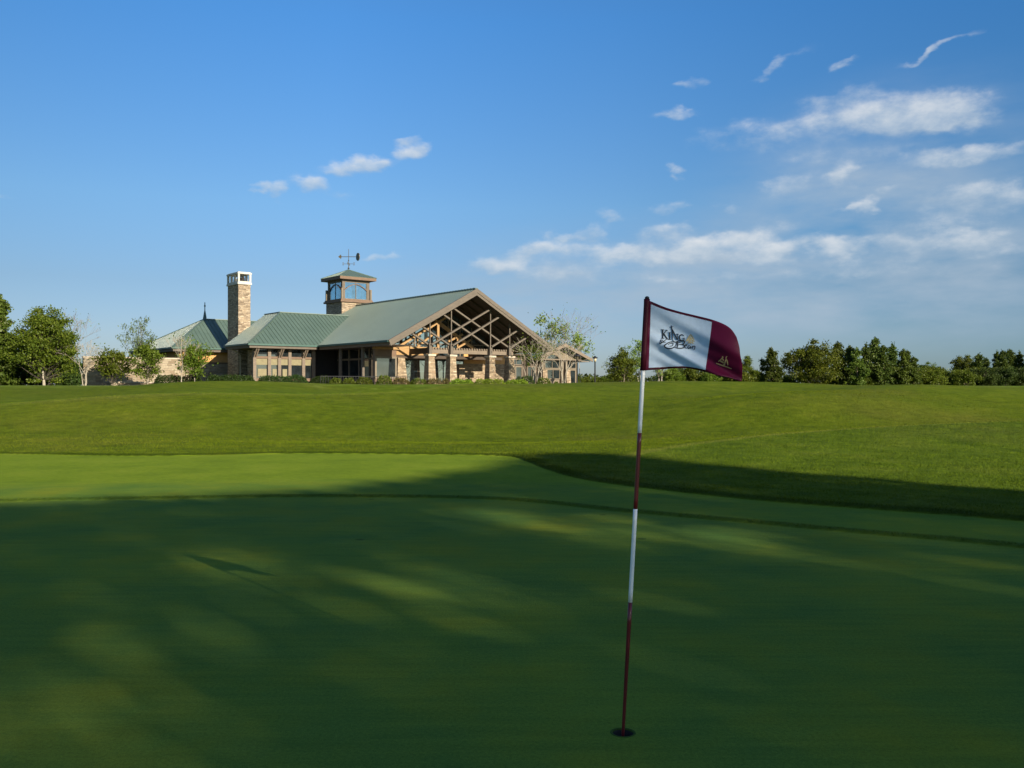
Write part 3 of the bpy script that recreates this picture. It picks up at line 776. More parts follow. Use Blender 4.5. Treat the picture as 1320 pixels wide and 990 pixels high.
    for v, w in ((11.2,.12),(6.3,.13)):       # posts carrying the eave
        mb = MB(); mb.box(.55,.55+2*w,v,v+2*w,-.4,4.2); mb.build('porch_post', M['timber_grey'], C)
    # corner box with the lit window
    mb = MB(); mb.box(1.05,3.7,4.62,5.0,-.6,.95); mb.box(1.05,3.7,4.62,5.0,3.12,3.95); mb.box(1.05,1.2,4.62,5.0,.95,3.12); mb.box(3.55,3.7,4.62,5.0,.95,3.12)
    mb.build('porch_wall', M['timber_brown'], C)
    window(C,'u',4.62,1.05,3.7,.85,3.2,-1, nx=1, fr='pale_trim', fw=.2)
    mb = MB(); mb.box(1.0,3.9,4.4,5.0,3.95,4.2); mb.build('timber_beam', M['timber_ochre'], C)
    # battered stone pier right of it
    mb = MB(); mb.frustum(4.25,4.9,-.6,3.1,.72,.42); mb.build('stone_pier', M['stone'], C)
    # ochre beam band
    mb = MB(); mb.box(3.75,9.2,4.75,5.1,3.42,4.36); mb.build('ochre_band', M['timber_ochre'], C)
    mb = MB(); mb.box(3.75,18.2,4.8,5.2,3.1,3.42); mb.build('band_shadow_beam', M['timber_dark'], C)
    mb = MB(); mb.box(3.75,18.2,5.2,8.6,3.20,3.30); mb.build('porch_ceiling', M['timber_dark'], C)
    # entrance glazing at v = 8.6
    mb = MB(); mb.box(3.2,18.4,8.65,8.8,-.6,.5); mb.build('entrance_wall', M['stone'], C)
    for a, b_ in ((4.7,6.8),(6.95,9.0),(9.1,10.9),(11.0,13.0),(13.1,15.4)):
        window(C,'u',8.62,a,b_,.5,3.2,-1,nx=1,fr='timber',fw=.08,gl='glass_sky')
    # gable glazing above
    def under(u): return (ze+sl*u if u < uc else zr-(zr-zeR)/(eR-uc)*(u-uc))-.40
    mb = MB(); mb.prism([(3.4,8.7,3.3),(18.6,8.7,3.3),(18.6,8.7,under(18.6)),(uc,8.7,under(uc)),(3.4,8.7,under(3.4))], (0,.06,0))
    gg = mb.build('gable_window', M['glass_sky'], C)
    mb = MB()
    for u in (5.2,6.9,8.6,10.9,13.2,14.9,16.6): mb.box(u-.06,u+.06,8.60,8.68,3.3,under(u)-.05)
    mb.box(3.4,18.6,8.58,8.66,4.9,5.0)
    mb.build('mullion', M['timber'], gg)
    # inner ochre truss at v = 7.5
    mb = MB()
    t0, t1, ta = (5.6,7.5,4.42), (16.3,7.5,4.35), (10.95,7.5,7.40)
    mb.beam(t0,ta,.3,.36,(0,1,0)); mb.beam(t1,ta,.3,.36,(0,1,0)); mb.beam((10.95,7.5,3.4),(10.95,7.5,7.3),.3,.3,(0,1,0))
    mb.beam((8.2,7.5,4.0),(8.2,7.5,5.8),.16,.16,(0,1,0)); mb.beam((13.7,7.5,4.0),(13.7,7.5,5.8),.16,.16,(0,1,0))
    mb.beam((9.3,7.48,6.4),(12.6,7.48,8.3),.24,.28,(0,1,0)); mb.beam((12.6,7.52,6.4),(9.3,7.52,8.3),.24,.28,(0,1,0)); mb.beam((8.2,7.5,4.5),(10.2,7.5,5.9),.2,.24,(0,1,0)); mb.beam((13.7,7.5,4.5),(15.6,7.5,5.5),.2,.24,(0,1,0)); mb.beam((12.4,7.5,5.2),(14.4,7.5,6.1),.2,.24,(0,1,0))
    mb.build('inner_truss', M['timber_ochre'], C)
    # entrance: right side stone + stucco
    mb = MB(); mb.box(15.4,22.3,8.5,9.4,-.6,2.75); mb.build('stone_wall', M['stone'], C)
    mb = MB(); mb.box(15.4,22.3,8.55,9.4,2.75,4.2); mb.build('stucco_wall', M['stucco'], C)
    mb = MB(); mb.box(15.3,23.4,8.3,9.4,4.2,4.42); mb.build('stucco_coping', M['timber'], C)
    mb = MB(); mb.frustum(14.4,7.9,-.6,2.5,.45,.38); mb.box(13.9,14.9,7.4,8.4,2.5,2.65); mb.build('stone_pier', M['stone'], C)
    # --- front truss, v = 1
    nodes = [5.55,8.27,13.53,16.25]; zn = 4.40
    for u in nodes:
        c = MB(); c.frustum(u,1.0,-.6,3.22,.53,.36); co = c.build('stone_column', M['stone'], C)
        c = MB(); c.box(u-.47,u+.47,.53,1.47,3.22,3.42); c.build('column_cap', M['cap_stone'], co)
    mb = MB()
    sR = (zr-zeR)/(eR-uc)
    offs = {0:.02,1:-.10}
    for u in nodes:
        mb.box(u-.17,u+.17,.83,1.17,3.42,zn+.15)
        hi = (zr-sR*(u-uc) if u > uc else ze+sl*u)-.5
        mb.box(u-.055,u+.055,.93,1.07,zn+.15,hi)
        # up-right until the right soffit, up-left until the left soffit
        B_ = .53
        ur = (zr+sR*uc-.62-zn+B_*u)/(B_+sR); ul = (ze-.62-zn-B_*u)/(-(B_+sl))
        mb.beam((u,.78,zn),(ur,.78,zn+B_*(ur-u)),.16,.30,(0,1,0))
        mb.beam((u,1.22,zn),(ul,1.22,zn+B_*(u-ul)),.16,.30,(0,1,0))
    mb.build('front_truss', M['timber_grey'], C)
    # carved tie beam with dentils
    mb = MB(); mb.box(5.9,17.0,1.30,1.62,3.55,3.98); mb.box(5.9,17.0,1.36,1.66,4.0,4.12)
    u = 6.0
    while u < 16.9: mb.box(u,u+.13,1.18,1.30,3.98,4.16); u += .34
    mb.build('tie_beam', M['timber'], C)
    # side beams of porch
    for q in ((16.1,16.4,1.2,8.5,3.5,4.1),(5.4,5.7,1.2,5.0,3.5,4.1)): mb = MB(); mb.box(*q); mb.build('porch_beam', M['timber_dark'], C)
    # --- chimney
    mb = MB(); mb.box(-5.66,-4.18,24.5,27.75,-.6,12.05); ch = mb.build('chimney', M['stone_grey'], C)
    mb = MB()
    x0, x1, y0, y1 = -5.78,-4.06,24.38,27.87
    mb.box(x0,x1,y0,y1,12.05,12.28); mb.box(x0+.06,x1-.06,y0+.06,y1-.06,12.28,12.42)
    mb.box(x0,x1,y0,y1,13.27,13.44); mb.box(x0+.1,x1-.1,y0+.1,y1-.1,13.44,13.52)
    for x in (x0+.05, x1-.27):
        for k in range(4):
            y = y0+.05+(y1-y0-.32)*k/3; mb.box(x,x+.22,y,y+.22,12.42,13.27)
    mb.build('chimney_cap', M['cap'], ch)
    mb = MB()
    for k in range(3): mb.lathe([(.28,11.98),(.24,12.6),(.2,12.62),(.2,12.3)], (-4.92,25.05+k*1.06,.3), 12)
    mb.build('flue_pot', M['dark'], ch)
    # gutter downpipe beside the chimney
    mb = MB(); mb.tube([(-7.75,21.4,4.3),(-6.9,21.6,3.9),(-6.6,21.6,3.6),(-6.6,21.6,-.4)],[.06]*4,8); mb.build('downpipe', M['cap_stone'], C)
    # --- left wing C
    za = 8.60; cl, cv, cb = -11.55, 29.6, 46.5
    A = (-5.6,35.5,za)
    mb = MB()
    slope(mb, [(cl,cv,ze), A, (6.,35.5,za), (6.,cv,ze)], rh=.062)
    slope(mb, [(cl,cv,ze), (cl,cb,ze), A])
    slope(mb, [(cl,cb,ze), A, (6.,35.5,za), (6.,cb,ze)], rib=False)
    mb.beam((cl,cv,ze+.03),(A[0],A[1],A[2]+.03),.24,.08); mb.beam(A,(6,35.5,za+.02),.26,.09); mb.beam((cl,cb,ze+.03),A,.24,.08)
    mb.build('wing_roof', M['roof'], C)
    mb = MB(); mb.tube([(A[0],A[1],za-.1),(A[0],A[1],za+.7),(A[0],A[1],za+1.1),(A[0],A[1],za+2.1)],[.26,.13,.06,.05],8); mb.tube([(A[0],A[1],za+1.55),(A[0],A[1],za+1.75)],[.1,.1],8)
    mb.build('finial', M['copper'], C)
    mb = MB(); mb.box(cl-.12,6,cv-.14,cv+.03,ze-.2,ze-.02); mb.box(cl-.14,cl+.03,cv+.03,cb,ze-.2,ze-.02); mb.build('gutter', M['gutter'], C)
    mb = MB(); mb.box(cl+.06,6,cv+.06,cv+.2,ze-.5,ze-.2); mb.box(cl+.06,cl+.2,cv+.2,cb,ze-.5,ze-.2); mb.build('fascia', M['timber_grey'], C)
    mb = MB(); mb.box(cl+.2,6,cv+.2,cv+1.3,ze-.48,ze-.4); mb.box(cl+.2,cl+1.3,cv+1.3,cb,ze-.48,ze-.4); mb.build('eave_soffit', M['timber_dark'], C)
    mb = MB(); mb.box(cl+1.2,6,cv+1.1,cb-1,-.6,2.9); mb.build('stone_wall', M['stone_pale'], C)
    mb = MB(); mb.box(cl+1.25,6,cv+1.14,cb-1,2.9,ze-.48); mb.build('stucco_wall', M['stucco'], C)
    mb = MB(); mb.box(cl+1.18,6,cv+1.02,cv+1.1,2.82,2.98); mb.build('wall_band', M['timber_brown'], C)
    mb = MB()
    for x in (cl+1.35, cl+1.75): mb.beam((x,cv+1.0,2.9),(x,cv+.3,ze-.55),.14,.16,(1,0,0))
    mb.box(cl+1.05,cl+1.3,cv+.85,cv+1.1,-.6,ze-.5)
    mb.build('eave_bracket', M['timber_ochre'], C)
    # --- cupola
    k0, k1, w0, w1 = 8.9,12.9, 26.3,30.3
    mb = MB(); mb.box(k0-.15,k1+.15,w0-.15,w1+.15,8.0,10.95); cu = mb.build('cupola', M['stone_grey'], C)
    mb = MB(); mb.box(k0-.42,k1+.42,w0-.42,w1+.42,10.95,11.18); mb.box(k0-.30,k1+.30,w0-.30,w1+.30,11.18,11.36); mb.build('ledge', M['timber_brown'], cu)
    zt = 13.85
    mb = MB()
    for x in (k0,k1-.34):
        for y in (w0,w1-.34): mb.box(x,x+.34,y,y+.34,11.36,zt)
    # knee braces at the corners, leaning outwards
    mb.box(k0-.02,k1+.02,w0-.02,w0+.3,zt-.22,zt); mb.box(k0-.02,k1+.02,w1-.3,w1+.02,zt-.22,zt); mb.box(k0-.02,k0+.3,w0+.3,w1-.3,zt-.22,zt); mb.box(k1-.3,k1+.02,w0+.3,w1-.3,zt-.22,zt)
    mb.build('cupola_frame', M['timber_grey'], cu)
    for x in (k0-.22,k1+.0):
        for y in (w0-.22,w1+.0): mb = MB(); mb.box(x,x+.22,y,y+.22,11.36,12.75); mb.build('corner_block', M['pale_trim'], cu)
    def arch(fx):                              # arched brace in front of the panes
        mb = MB()
        pts = [(0,12.55),(.16,12.95),(.34,13.25),(.5,13.35),(.66,13.25),(.84,12.95),(1,12.55)]
        for (s0,z0),(s1,z1) in zip(pts[:-1],pts[1:]): mb.beam(fx(s0,z0),fx(s1,z1),.09,.12,fx.n)
        mb.build('arched_brace', M['timber_brown'], cu)
    W_ = k1-k0-.68
    f1 = lambda s,z: (k0+.34+W_*s, w0+.02, z); f1.n = (0,1,0); arch(f1)
    f2 = lambda s,z: (k0+.02, w0+.34+W_*s, z); f2.n = (1,0,0); arch(f2)
    f3 = lambda s,z: (k0+.34+W_*s, w1-.02, z); f3.n = (0,1,0); arch(f3)
    f4 = lambda s,z: (k1-.02, w0+.34+W_*s, z); f4.n = (1,0,0); arch(f4)
    for (ax, fx, o_) in (('u',w0+.12,-1),('u',w1-.12,1),('v',k0+.12,-1),('v',k1-.12,1)):
        a0 = (k0 if ax == 'u' else w0)+.34; a1 = (k1 if ax == 'u' else w1)-.34
        window(cu, ax, fx, a0, a1, 11.36, zt-.22, o_, nx=2, gl='clear_glass', fr='pale_trim', fw=.08)
    # cupola roof: hipped pyramid, deep fascia
    e = .68; cx, cy = (k0+k1)/2,(w0+w1)/2; za2 = 15.45
    c4 = [(k0-e,w0-e,zt+.42),(k1+e,w0-e,zt+.42),(k1+e,w1+e,zt+.42),(k0-e,w1+e,zt+.42)]
    mb = MB()
    for i in range(4): slope(mb,[c4[i],c4[(i+1)%4],(cx,cy,za2)],.06,.42)
    for i in range(4): mb.beam(c4[i],(cx,cy,za2),.16,.1)
    cr = mb.build('cupola_roof', M['roof'], cu)
    mb = MB(); mb.box(k0-e+.02,k1+e-.02,w0-e+.02,w1+e-.02,zt+.02,zt+.40); mb.box(k0-.2,k1+.2,w0-.2,w1+.2,zt-.04,zt+.02); mb.build('cupola_fascia', M['timber_brown'], cu)
    # weather vane
    b = za2; mb = MB()
    mb.tube([(cx,cy,b-.1),(cx,cy,b+2.75)],[.05,.03],8); mb.lathe([(.0,.0),(.16,.14),(.0,.3)],(cx,cy,b+.05),10); mb.lathe([(.0,.0),(.10,.1),(.0,.2)],(cx,cy,b+1.12),10)
    zb_ = b+.78                               # compass arms and letters
    d1 = Vector((.778,-.628,0)); d2 = Vector((.628,.778,0))       # level arms, seen flat on and end on
    for d in (d1, d2):
        p = Vector((cx,cy,zb_)); mb.tube([p-d*.62,p+d*.62],[.025,.025],6)
        for s_ in (-1,1):
            e_ = p+d*.72*s_
            mb.beam(e_+Vector((0,0,-.16)),e_+Vector((0,0,.16)),.05,.05,(1,0,0)); mb.beam(e_-d*.1+Vector((0,0,.14)),e_+d*.1+Vector((0,0,.14)),.05,.05); mb.beam(e_-d*.1-Vector((0,0,.14)),e_+d*.1-Vector((0,0,.14)),.05,.05)
    p = Vector((cx,cy,b+1.72)); da = Vector((.80,-.60,0)).normalized()
    mb.tube([p-da*1.2,p+da*.95],[.04,.04],6)
    sd = Vector((0,0,1))
    mb.prism([p-da*1.38,p-da*1.02+sd*.30,p-da*.92,p-da*1.02-sd*.30],(d2.x*.06,d2.y*.06,0))
    # dish at the tail, turned three quarters away
    ax = (da*.82+d2*.55).normalized(); t1 = ax.cross(sd).normalized()
    pc = p+da*1.18; ring = []
    for k in range(18):
        a = 2*math.pi*k/18; ring.append(pc+(t1*math.cos(a)*.50+sd*math.sin(a)*.52))
    mb.prism(ring, ax*.10)
    mb.build('weather_vane', M['bronze'], cu)
    # --- right-hand wing with small arched gable
    mb = MB()
    rz, re = 5.55, 3.62; rl, rr, rc = 26.1, 35.9, 31.0
    slope(mb,[(rl,8.0,re),(rc,8.0,rz),(rc,20,rz),(rl,20,re)],.2); slope(mb,[(rr,8.0,re),(rc,8.0,rz),(rc,20,rz),(rr,20,re)],.2)
    mb.build('side_wing_roof', M['roof'], C)
    for a in (rl, rr):
        d = Vector((rc-a,0,rz-re)); mb = MB()
        mb.prism([(a,8.0,re+.02),(rc,8.0,rz+.03),(rc,8.0,rz-.42),(a,8.0,re-.36)],(0,-.12,0)); mb.build('rake_board', M['timber'], C)
    mb = MB(); mb.prism([(28.0,9.1,-.6),(34.1,9.1,-.6),(34.1,9.1,3.9),(rc,9.1,5.2),(28.0,9.1,3.95)],(0,6,0)); mb.build('stucco_wall', M['pale_trim'], C)
    mb = MB(); mb.box(26.3,34.3,8.4,9.0,3.42,3.56); mb.box(34.1,35.7,8.2,15,3.25,3.35); mb.build('side_soffit', M['timber'], C)
    # arched window
    g = MB(); pts = [(28.55,3.42)]+[(29.78+1.23*math.cos(math.pi-math.pi*i/12), 3.42+.75*math.sin(math.pi*i/12)) for i in range(1,12)]+[(31.0,3.42)]
    f = MB()
    for (a,z0),(b_,z1) in zip(pts[:-1],pts[1:]): f.beam((a,9.02,z0),(b_,9.02,z1),.14,.16,(0,1,0))
    fo = f.build('arched_window', M['timber'], C)
    g.prism([(a,9.05,z) for a,z in pts],(0,.03,0)); g.build('pane', M['glass'], fo)
    window(C,'u',9.08,28.4,31.05,2.3,3.42,-1,nx=2,fr='pale_trim',fw=.12)
    window(C,'u',9.08,28.7,31.05,.96,2.25,-1,nx=2,fr='pale_trim',fw=.1)
    window(C,'u',9.08,32.6,33.85,.1,2.25,-1,nx=1,fr='pale_trim',fw=.13,name='door')
    window(C,'u',9.08,32.2,33.9,2.35,3.35,-1,nx=2,fr='pale_trim',fw=.1)
    for a in (31.22,31.95): 
        mb = MB(); mb.box(a-.16,a+.16,8.72,9.05,-.5,3.42 if a < 31.5 else 3.42); mb.build('pilaster', M['pale_trim'], C)
    for q in ((28.2,8.85,-.6,2.2,.5,.36,.3,.22),(32.0,8.6,-.6,2.2,.42,.3,.3,.22)): mb = MB(); mb.frustum(*q); mb.build('stone_pier', M['stone'], C)
    # link wall with door and tall window
    mb = MB(); mb.box(22.3,28.0,9.9,10.2,-.6,3.9); mb.build('link_wall', M['timber_dark'], C)
    mb = MB(); mb.box(21.9,26.4,9.4,15,3.92,4.12); mb.build('link_roof', M['timber_dark'], C)
    window(C,'u',9.88,23.4,24.2,.3,2.6,-1,nx=1,fr='pale_trim',fw=.12); window(C,'u',9.88,24.25,25.4,.1,2.6,-1,nx=1,fr='pale_trim',fw=.14,name='door'); window(C,'u',9.88,23.4,25.4,2.7,3.5,-1,nx=2,fr='timber',fw=.1)
    window(C,'u',9.88,26.2,27.7,.4,2.6,-1,nx=2,fr='timber',fw=.1)
    # patio
    mb = MB(); mb.box(-7.6,36,-1.6,9.5,-.6,.10); mb.box(-7.6,3.3,9.5,16.8,-.6,.10); mb.build('patio', M['paver'], C)
    # terrace railing in the recess
    mb = MB(); mb.box(-6,4.5,3.0,3.06,1.02,1.08); mb.box(-6,4.5,3.0,3.06,.25,.30)
    u = -6.
    while u < 4.5: mb.box(u,u+.035,3.0,3.05,.1,1.02); u += .28
    mb.build('terrace_railing', M['black_metal'], C)
    return C
CL = clubhouse()
def cw(u, v, z=0): return Vector((-12.3+.778*u-.628*v, 90+.628*u+.778*v, FLOOR+z))

# stone garden walls left of the clubhouse
def uvw(name, boxes, mat, cap, label, cat):
    r = empty(name, (-12.3,90,FLOOR), TH, label, cat)
    mb = MB()
    for b in boxes: mb.box(*b)
    mb.build('masonry', mat, r)
    mb = MB()
    for b in boxes: mb.box(b[0]-.06,b[1]+.06,b[2]-.06,b[3]+.06,b[5],b[5]+.16)
    mb.build('coping', cap, r)
uvw('garden_wall', [(-21.2,-10.5,30.0,30.45,-.6,3.25)], M['stone_pale'], M['cap_stone'], 'tall pale stone garden wall running from the left wing behind the small trees', 'wall')
uvw('planter_wall', [(-19.2,-13.2,26.6,27.0,-.6,.42)], M['stone_pale'], M['cap_stone'], 'low pale stone planter wall in front of the tall garden wall', 'wall')

# ------------------------------------------------------------------ lamps
def lamp(x, y, h, label, lit):
    r = empty('street_lamp', (x,y,gz(x,y)), .3, label, 'street lamp', 'lamp posts beside the clubhouse')
    mb = MB(); mb.lathe([(.0,0),(.20,0),(.20,.12),(.14,.3),(.10,.5),(.085,.55),(.08,h-.75),(.12,h-.72),(.12,h-.66),(.0,h-.66)],(0,0,0),12); mb.build('pole', M['black_metal'], r, smooth=False)
    mb = MB(); mb.lathe([(.12,h-.66),(.17,h-.40),(.20,h-.30),(.0,h-.30)],(0,0,0),10); mb.build('lamp_glass', M['lamp_glass'] if lit else M['bronze'], r)
    mb = MB(); mb.lathe([(.20,h-.30),(.36,h-.26),(.34,h-.18),(.16,h-.08),(.05,h),(.0,h+.05)],(0,0,0),12); mb.build('lamp_cap', M['black_metal'], r)
lamp((767-660)/1160*110, 110, 3.75, 'black lamp post with pale glowing-white lantern standing clear against the sky', True)
lamp((744-660)/1160*100, 100, 3.65, 'black lamp post with dark lantern at the corner of the small arched gable', False)

# ------------------------------------------------------------------ trees
rng = np.random.default_rng(7)
def leaf_quads(P, size, rg, flat=.0, droop=0):
    """rhombus leaf sprays at points P with sizes; returns V,F"""
    n = len(P)
    a = rg.normal(size=(n,3)); a[:,2] *= (1-flat); a /= np.linalg.norm(a,axis=1)[:,None]
    b = rg.normal(size=(n,3)); b -= a*(a*b).sum(1)[:,None]; b /= np.linalg.norm(b,axis=1)[:,None]
    s = size*(.6+.8*rg.random(n))[:,None]
    V = np.stack([P-a*s*.5, P+b*s*.28, P+a*s*.5, P-b*s*.28], 1).reshape(-1,3)
    F = np.arange(4*n).reshape(-1,4)
    return V, F
def wob(p0, p1, k, amt, rg):
    out = []
    for i in range(k+1):
        t = i/k; p = p0+(p1-p0)*t
        out.append(p+rg.normal(size=3)*amt*math.sin(math.pi*t))
    return out
def crown_broad(h, w, zc0, seed, nclump=46, per=90, leaf=.30, mat='leaf_oak', bark='bark', trunk_r=.22, ragged=.25, gap=.0, stems=1, top=.5, fill=.7, spread=.3, pow_=2.0, name='tree'):
    """broad-leaved tree: returns (trunk mesh obj, crown mesh obj) built at origin. h height, w crown width, zc0 = bottom of crown"""
    rg = np.random.default_rng(seed)
    zc = zc0+(h-zc0)*.48; rz = (h-zc0)*.52; rx = w*.5
    tb = MB(); cl = []
    n = 0
    while len(cl) < nclump and n < 5000:
        n += 1
        d = rg.normal(size=3); d /= np.linalg.norm(d)
        rr = rg.random()**(1/2.6)
        if rr < 1-fill: continue
        lump = 1+ragged*(mnoise.noise(Vector(d*2.2)+Vector((seed*3.7,0,0)))*1.6)
        p = np.array((d[0]*rx*rr*lump, d[1]*rx*rr*lump, zc+d[2]*rz*rr*lump))
        if d[2] < 0: p[0] *= 1.0; 
        hh = (p[2]-zc0)/(h-zc0)
        if hh > .5: p[:2] *= (1-((hh-.5)*2)**pow_*top)
        if gap and mnoise.noise(Vector(p*.5)+Vector((0,seed*1.3,0))) < gap-.35: continue
        cl.append(p)
    bases = [np.array((0.,0.,0.))] if stems == 1 else [np.array((.22*math.cos(2*math.pi*i/stems+seed),.22*math.sin(2*math.pi*i/stems+seed),0.)) for i in range(stems)]
    for bi, b0 in enumerate(bases):
        tip = np.array((rg.normal()*w*.05, rg.normal()*w*.05, zc+rz*.55)) if stems == 1 else np.array((b0[0]*5+rg.normal()*.2, b0[1]*5+rg.normal()*.2, zc+rz*.5))
        pts = wob(b0-np.array((0,0,.25)), tip, 7, w*.015, rg)
        tb.tube(pts, [trunk_r*(1.25 if i == 0 else 1)*(1-.85*i/7) for i in range(8)], 8)
        mine = [c for k, c in enumerate(cl) if k % len(bases) == bi]
        for c in mine:
            t = min(.95, max(zc0/h*1.15, (c[2]-zc0*.3)/h*.85)); t = t*(.82+.18*rg.random())
            s0 = np.array(pts[int(t*7)]); l = np.linalg.norm(c-s0)
            mid = (s0+c)/2+np.array((0,0,-.05*l))+rg.normal(size=3)*.06*l
            r0 = max(.015, trunk_r*.22*(1-t)+.008*l)
            tb.tube([s0, (s0+mid)/2+rg.normal(size=3)*.02*l, mid, c], [r0, r0*.75, r0*.5, .012], 5, 1, cap=False)
    P = []
    for c in cl:
        sc = spread*(.7+.6*rg.random())*(w/7)**.35*2.2
        k = int(per*(.6+.8*rg.random()))
        g = rg.normal(size=(k,3))*np.array((.62,.62,.42))*sc
        P.append(c+g)
    P = np.vstack(P)
    P = P[P[:,2] > zc0*.55]
    V, F = leaf_quads(P, leaf, rg)
    return tb, V, F, bark, mat
def pine(h, w, zc0, seed, mat='needle', tuft=.42, dens=1., bark='bark_pine', trunk_r=.17, cone=.8):
    rg = np.random.default_rng(seed); tb = MB()
    pts = wob(np.array((0,0,-.25)), np.array((rg.normal()*.2,rg.normal()*.2,h*.98)), 8, .12, rg)
    tb.tube(pts, [trunk_r*(1-.9*i/8) for i in range(9)], 7)
    P = []; z = zc0
    while z < h*.97:
        f = (z-zc0)/(h-zc0); L_ = w*.5*((1-f)**cone*.95+.10)*(.62+.55*rg.random())*(1+.35*mnoise.noise(Vector((z*.9,seed,0))))
        if f < .12: L_ *= .6
        for k in range(rg.integers(3,6)):
            a = rg.random()*6.283; up = .15+.35*f+rg.normal()*.1; l = L_*(.6+.55*rg.random())
            i = min(7, int(z/h*8)); s0 = np.array(pts[i])+(np.array(pts[i+1])-np.array(pts[i]))*(z/h*8-i)
            e = s0+np.array((math.cos(a)*l, math.sin(a)*l, up*l))
            tb.tube([s0,(s0+e)/2+np.array((0,0,-.03*l)),e],[.035,.022,.01],4,cap=False)
            m_ = max(2,int(l/.38))
            for q in range(m_):
                t = .35+.7*q/m_; c = s0+(e-s0)*t+rg.normal(size=3)*.1*l*np.array((1,1,.6))
                P.append(c+rg.normal(size=(int(11*dens),3))*np.array((.26,.26,.17)))
        z += .30+.30*rg.random()
    P.append(np.array(pts[-1])+rg.normal(size=(int(26*dens),3))*np.array((.16,.16,.32)))
    P = np.vstack(P); V, F = leaf_quads(P, tuft, rg)
    return tb, V, F, bark, mat
def bare(h, w, seed, stems=3, bark='bark_pale', mat='leaf_young', leaves=120, twig=True, trunk_r=.055, leaf=.26):
    rg = np.random.default_rng(seed); tb = MB(); tips = []
    def grow(p, d, l, r, lev):
        q = p+d*l; tb.tube([p,(p+q)/2+rg.normal(size=3)*.04*l,q],[r,r*.85,r*.65],5 if lev < 2 else 4,cap=False)
        if lev >= 5: tips.append(q); return
        for k in range(2 if lev else 3):
            nd = d+rg.normal(size=3)*np.array((.42,.42,.22))*(w/h*1.9); nd[2] = max(nd[2], .25); nd /= np.linalg.norm(nd)
            grow(q, nd, l*(.66+.2*rg.random()), max(.011, r*.62), lev+1)
    for i in range(stems):
        a = 6.283*i/stems+seed; d = np.array((math.cos(a)*w*.13/h*2, math.sin(a)*w*.13/h*2, 1.)); d /= np.linalg.norm(d)
        grow(np.array((.12*math.cos(a),.12*math.sin(a),-.2)), d, h*.33, trunk_r, 0)
    P = []
    tips = np.array(tips); 
    for _ in range(leaves): P.append(tips[rg.integers(len(tips))]+rg.normal(size=3)*.28)
    V, F = leaf_quads(np.array(P), leaf, rg)
    return tb, V, F, bark, mat
PROTO = {}
def place(key, builder, name, x, y, label, cat='tree', group=None, s=1., sz=None, rz=0., z=None, cname='crown'):
    """first use of a key builds the meshes; later uses share them"""
    root = empty(name, (x,y,gz(x,y)-.03 if z is None else z), rz, label, cat, group)
    root.scale = (s, s, sz or s)
    if key not in PROTO:
        tb, V, F, bark, mat = builder()
        t = tb.build('trunk', [M[bark], M['limb']], root, smooth=True) if tb is not None else None
        c = np_mesh(cname, V, F, M[mat], root)
        PROTO[key] = (t, c)
    else:
        for src in PROTO[key]:
            if src is None: continue
            d = src.copy(); COL.objects.link(d); d.parent = root
    return root
def PX(px, Y): return (px-660)/1160*Y
def HT(py, Y): return (498-py)*Y/1160+1.75
def tree_at(key, builder, name, px, Y, label, group=None, s=1., sz=None, rz=0., cat='tree'):
    return place(key, builder, name, PX(px,Y), Y, label, cat, group, s, sz, rz)

# left group
tree_at('oak', lambda: crown_broad(9.3,7.9,.9,11,130,190,.25,'leaf_oak','bark_pale',.17,.28,top=.5,fill=.75), 'oak_tree', 57, 96, 'broad round dark green oak with pale trunk at the left of the photo', s=.9)
tree_at('oakb', lambda: crown_broad(7.0,5.5,1.6,12,60,150,.27,'leaf_oak','bark',.14,.3), 'oak_tree', 63, 104, 'smaller oak with brown trunk standing behind the big round oak')
tree_at('pineL', lambda: pine(10.6,6.4,.6,13,'needle_lit',.40,3.2), 'pine_tree', 0, 97, 'tall feathery pine cut off by the left edge of the photo', s=.9)
tree_at('thicket', lambda: crown_broad(3.6,5.0,.1,14,46,130,.28,'leaf_dark','bark',.08,.3,stems=3,fill=.95), 'thicket_shrub', 20, 108, 'dark tangled shrub below the tall left pine', 'dark shrubs under the left trees', cat='shrub')
tree_at('thicket', None, 'thicket_shrub', -12, 104, 'dark shrub half out of the left edge of the photo', 'dark shrubs under the left trees', rz=2., cat='shrub')
tree_at('thicket', None, 'thicket_shrub', 52, 112, 'dark shrub directly behind the pale oak trunk', 'dark shrubs under the left trees', rz=4., cat='shrub')
tree_at('thicket', None, 'thicket_shrub', 88, 114, 'dark shrub to the right of the big oak trunk', 'dark shrubs under the left trees', rz=1., s=.9, cat='shrub')
tree_at('bareL', lambda: bare(7.0,3.4,15,3,'twig','leaf_pale',90,leaf=.2), 'bare_tree', 93, 122, 'bare grey tree top showing above the right side of the oak', sz=1.3)
tree_at('birchL', lambda: bare(4.6,1.9,16,3,'bark_pale','leaf_pale',30,leaf=.18), 'birch_tree', 109, 97, 'slim bare birch with pale stems between the oak and the garden wall')
tree_at('sapA', lambda: crown_broad(4.6,3.5,1.1,17,44,95,.22,'leaf_bush','bark',.06,.35,top=.6), 'young_tree', 145, 97, 'round young green tree at the left end of the pale garden wall')
tree_at('rareA', lambda: crown_broad(8.6,6.6,3.2,18,46,34,.24,'leaf_pale','twig',.10,.45,stems=2,fill=.7,top=.25,spread=.26), 'airy_tree', 181, 124, 'tall airy tree with thin pale leaves behind the left roof corner', s=.84, sz=1.18)
tree_at('sapB', lambda: crown_broad(5.0,2.9,1.0,19,50,95,.21,'leaf_bush','bark_pale',.05,.3,top=.8,pow_=1.), 'young_tree', 190, 96, 'slender cone shaped young tree in front of the garden wall')
tree_at('sapC', lambda: crown_broad(4.6,2.9,1.5,20,40,90,.21,'leaf_bush','bark_pale',.05,.35,top=.6), 'young_tree', 251, 93, 'young tree with single white stem in front of the dark hedge')
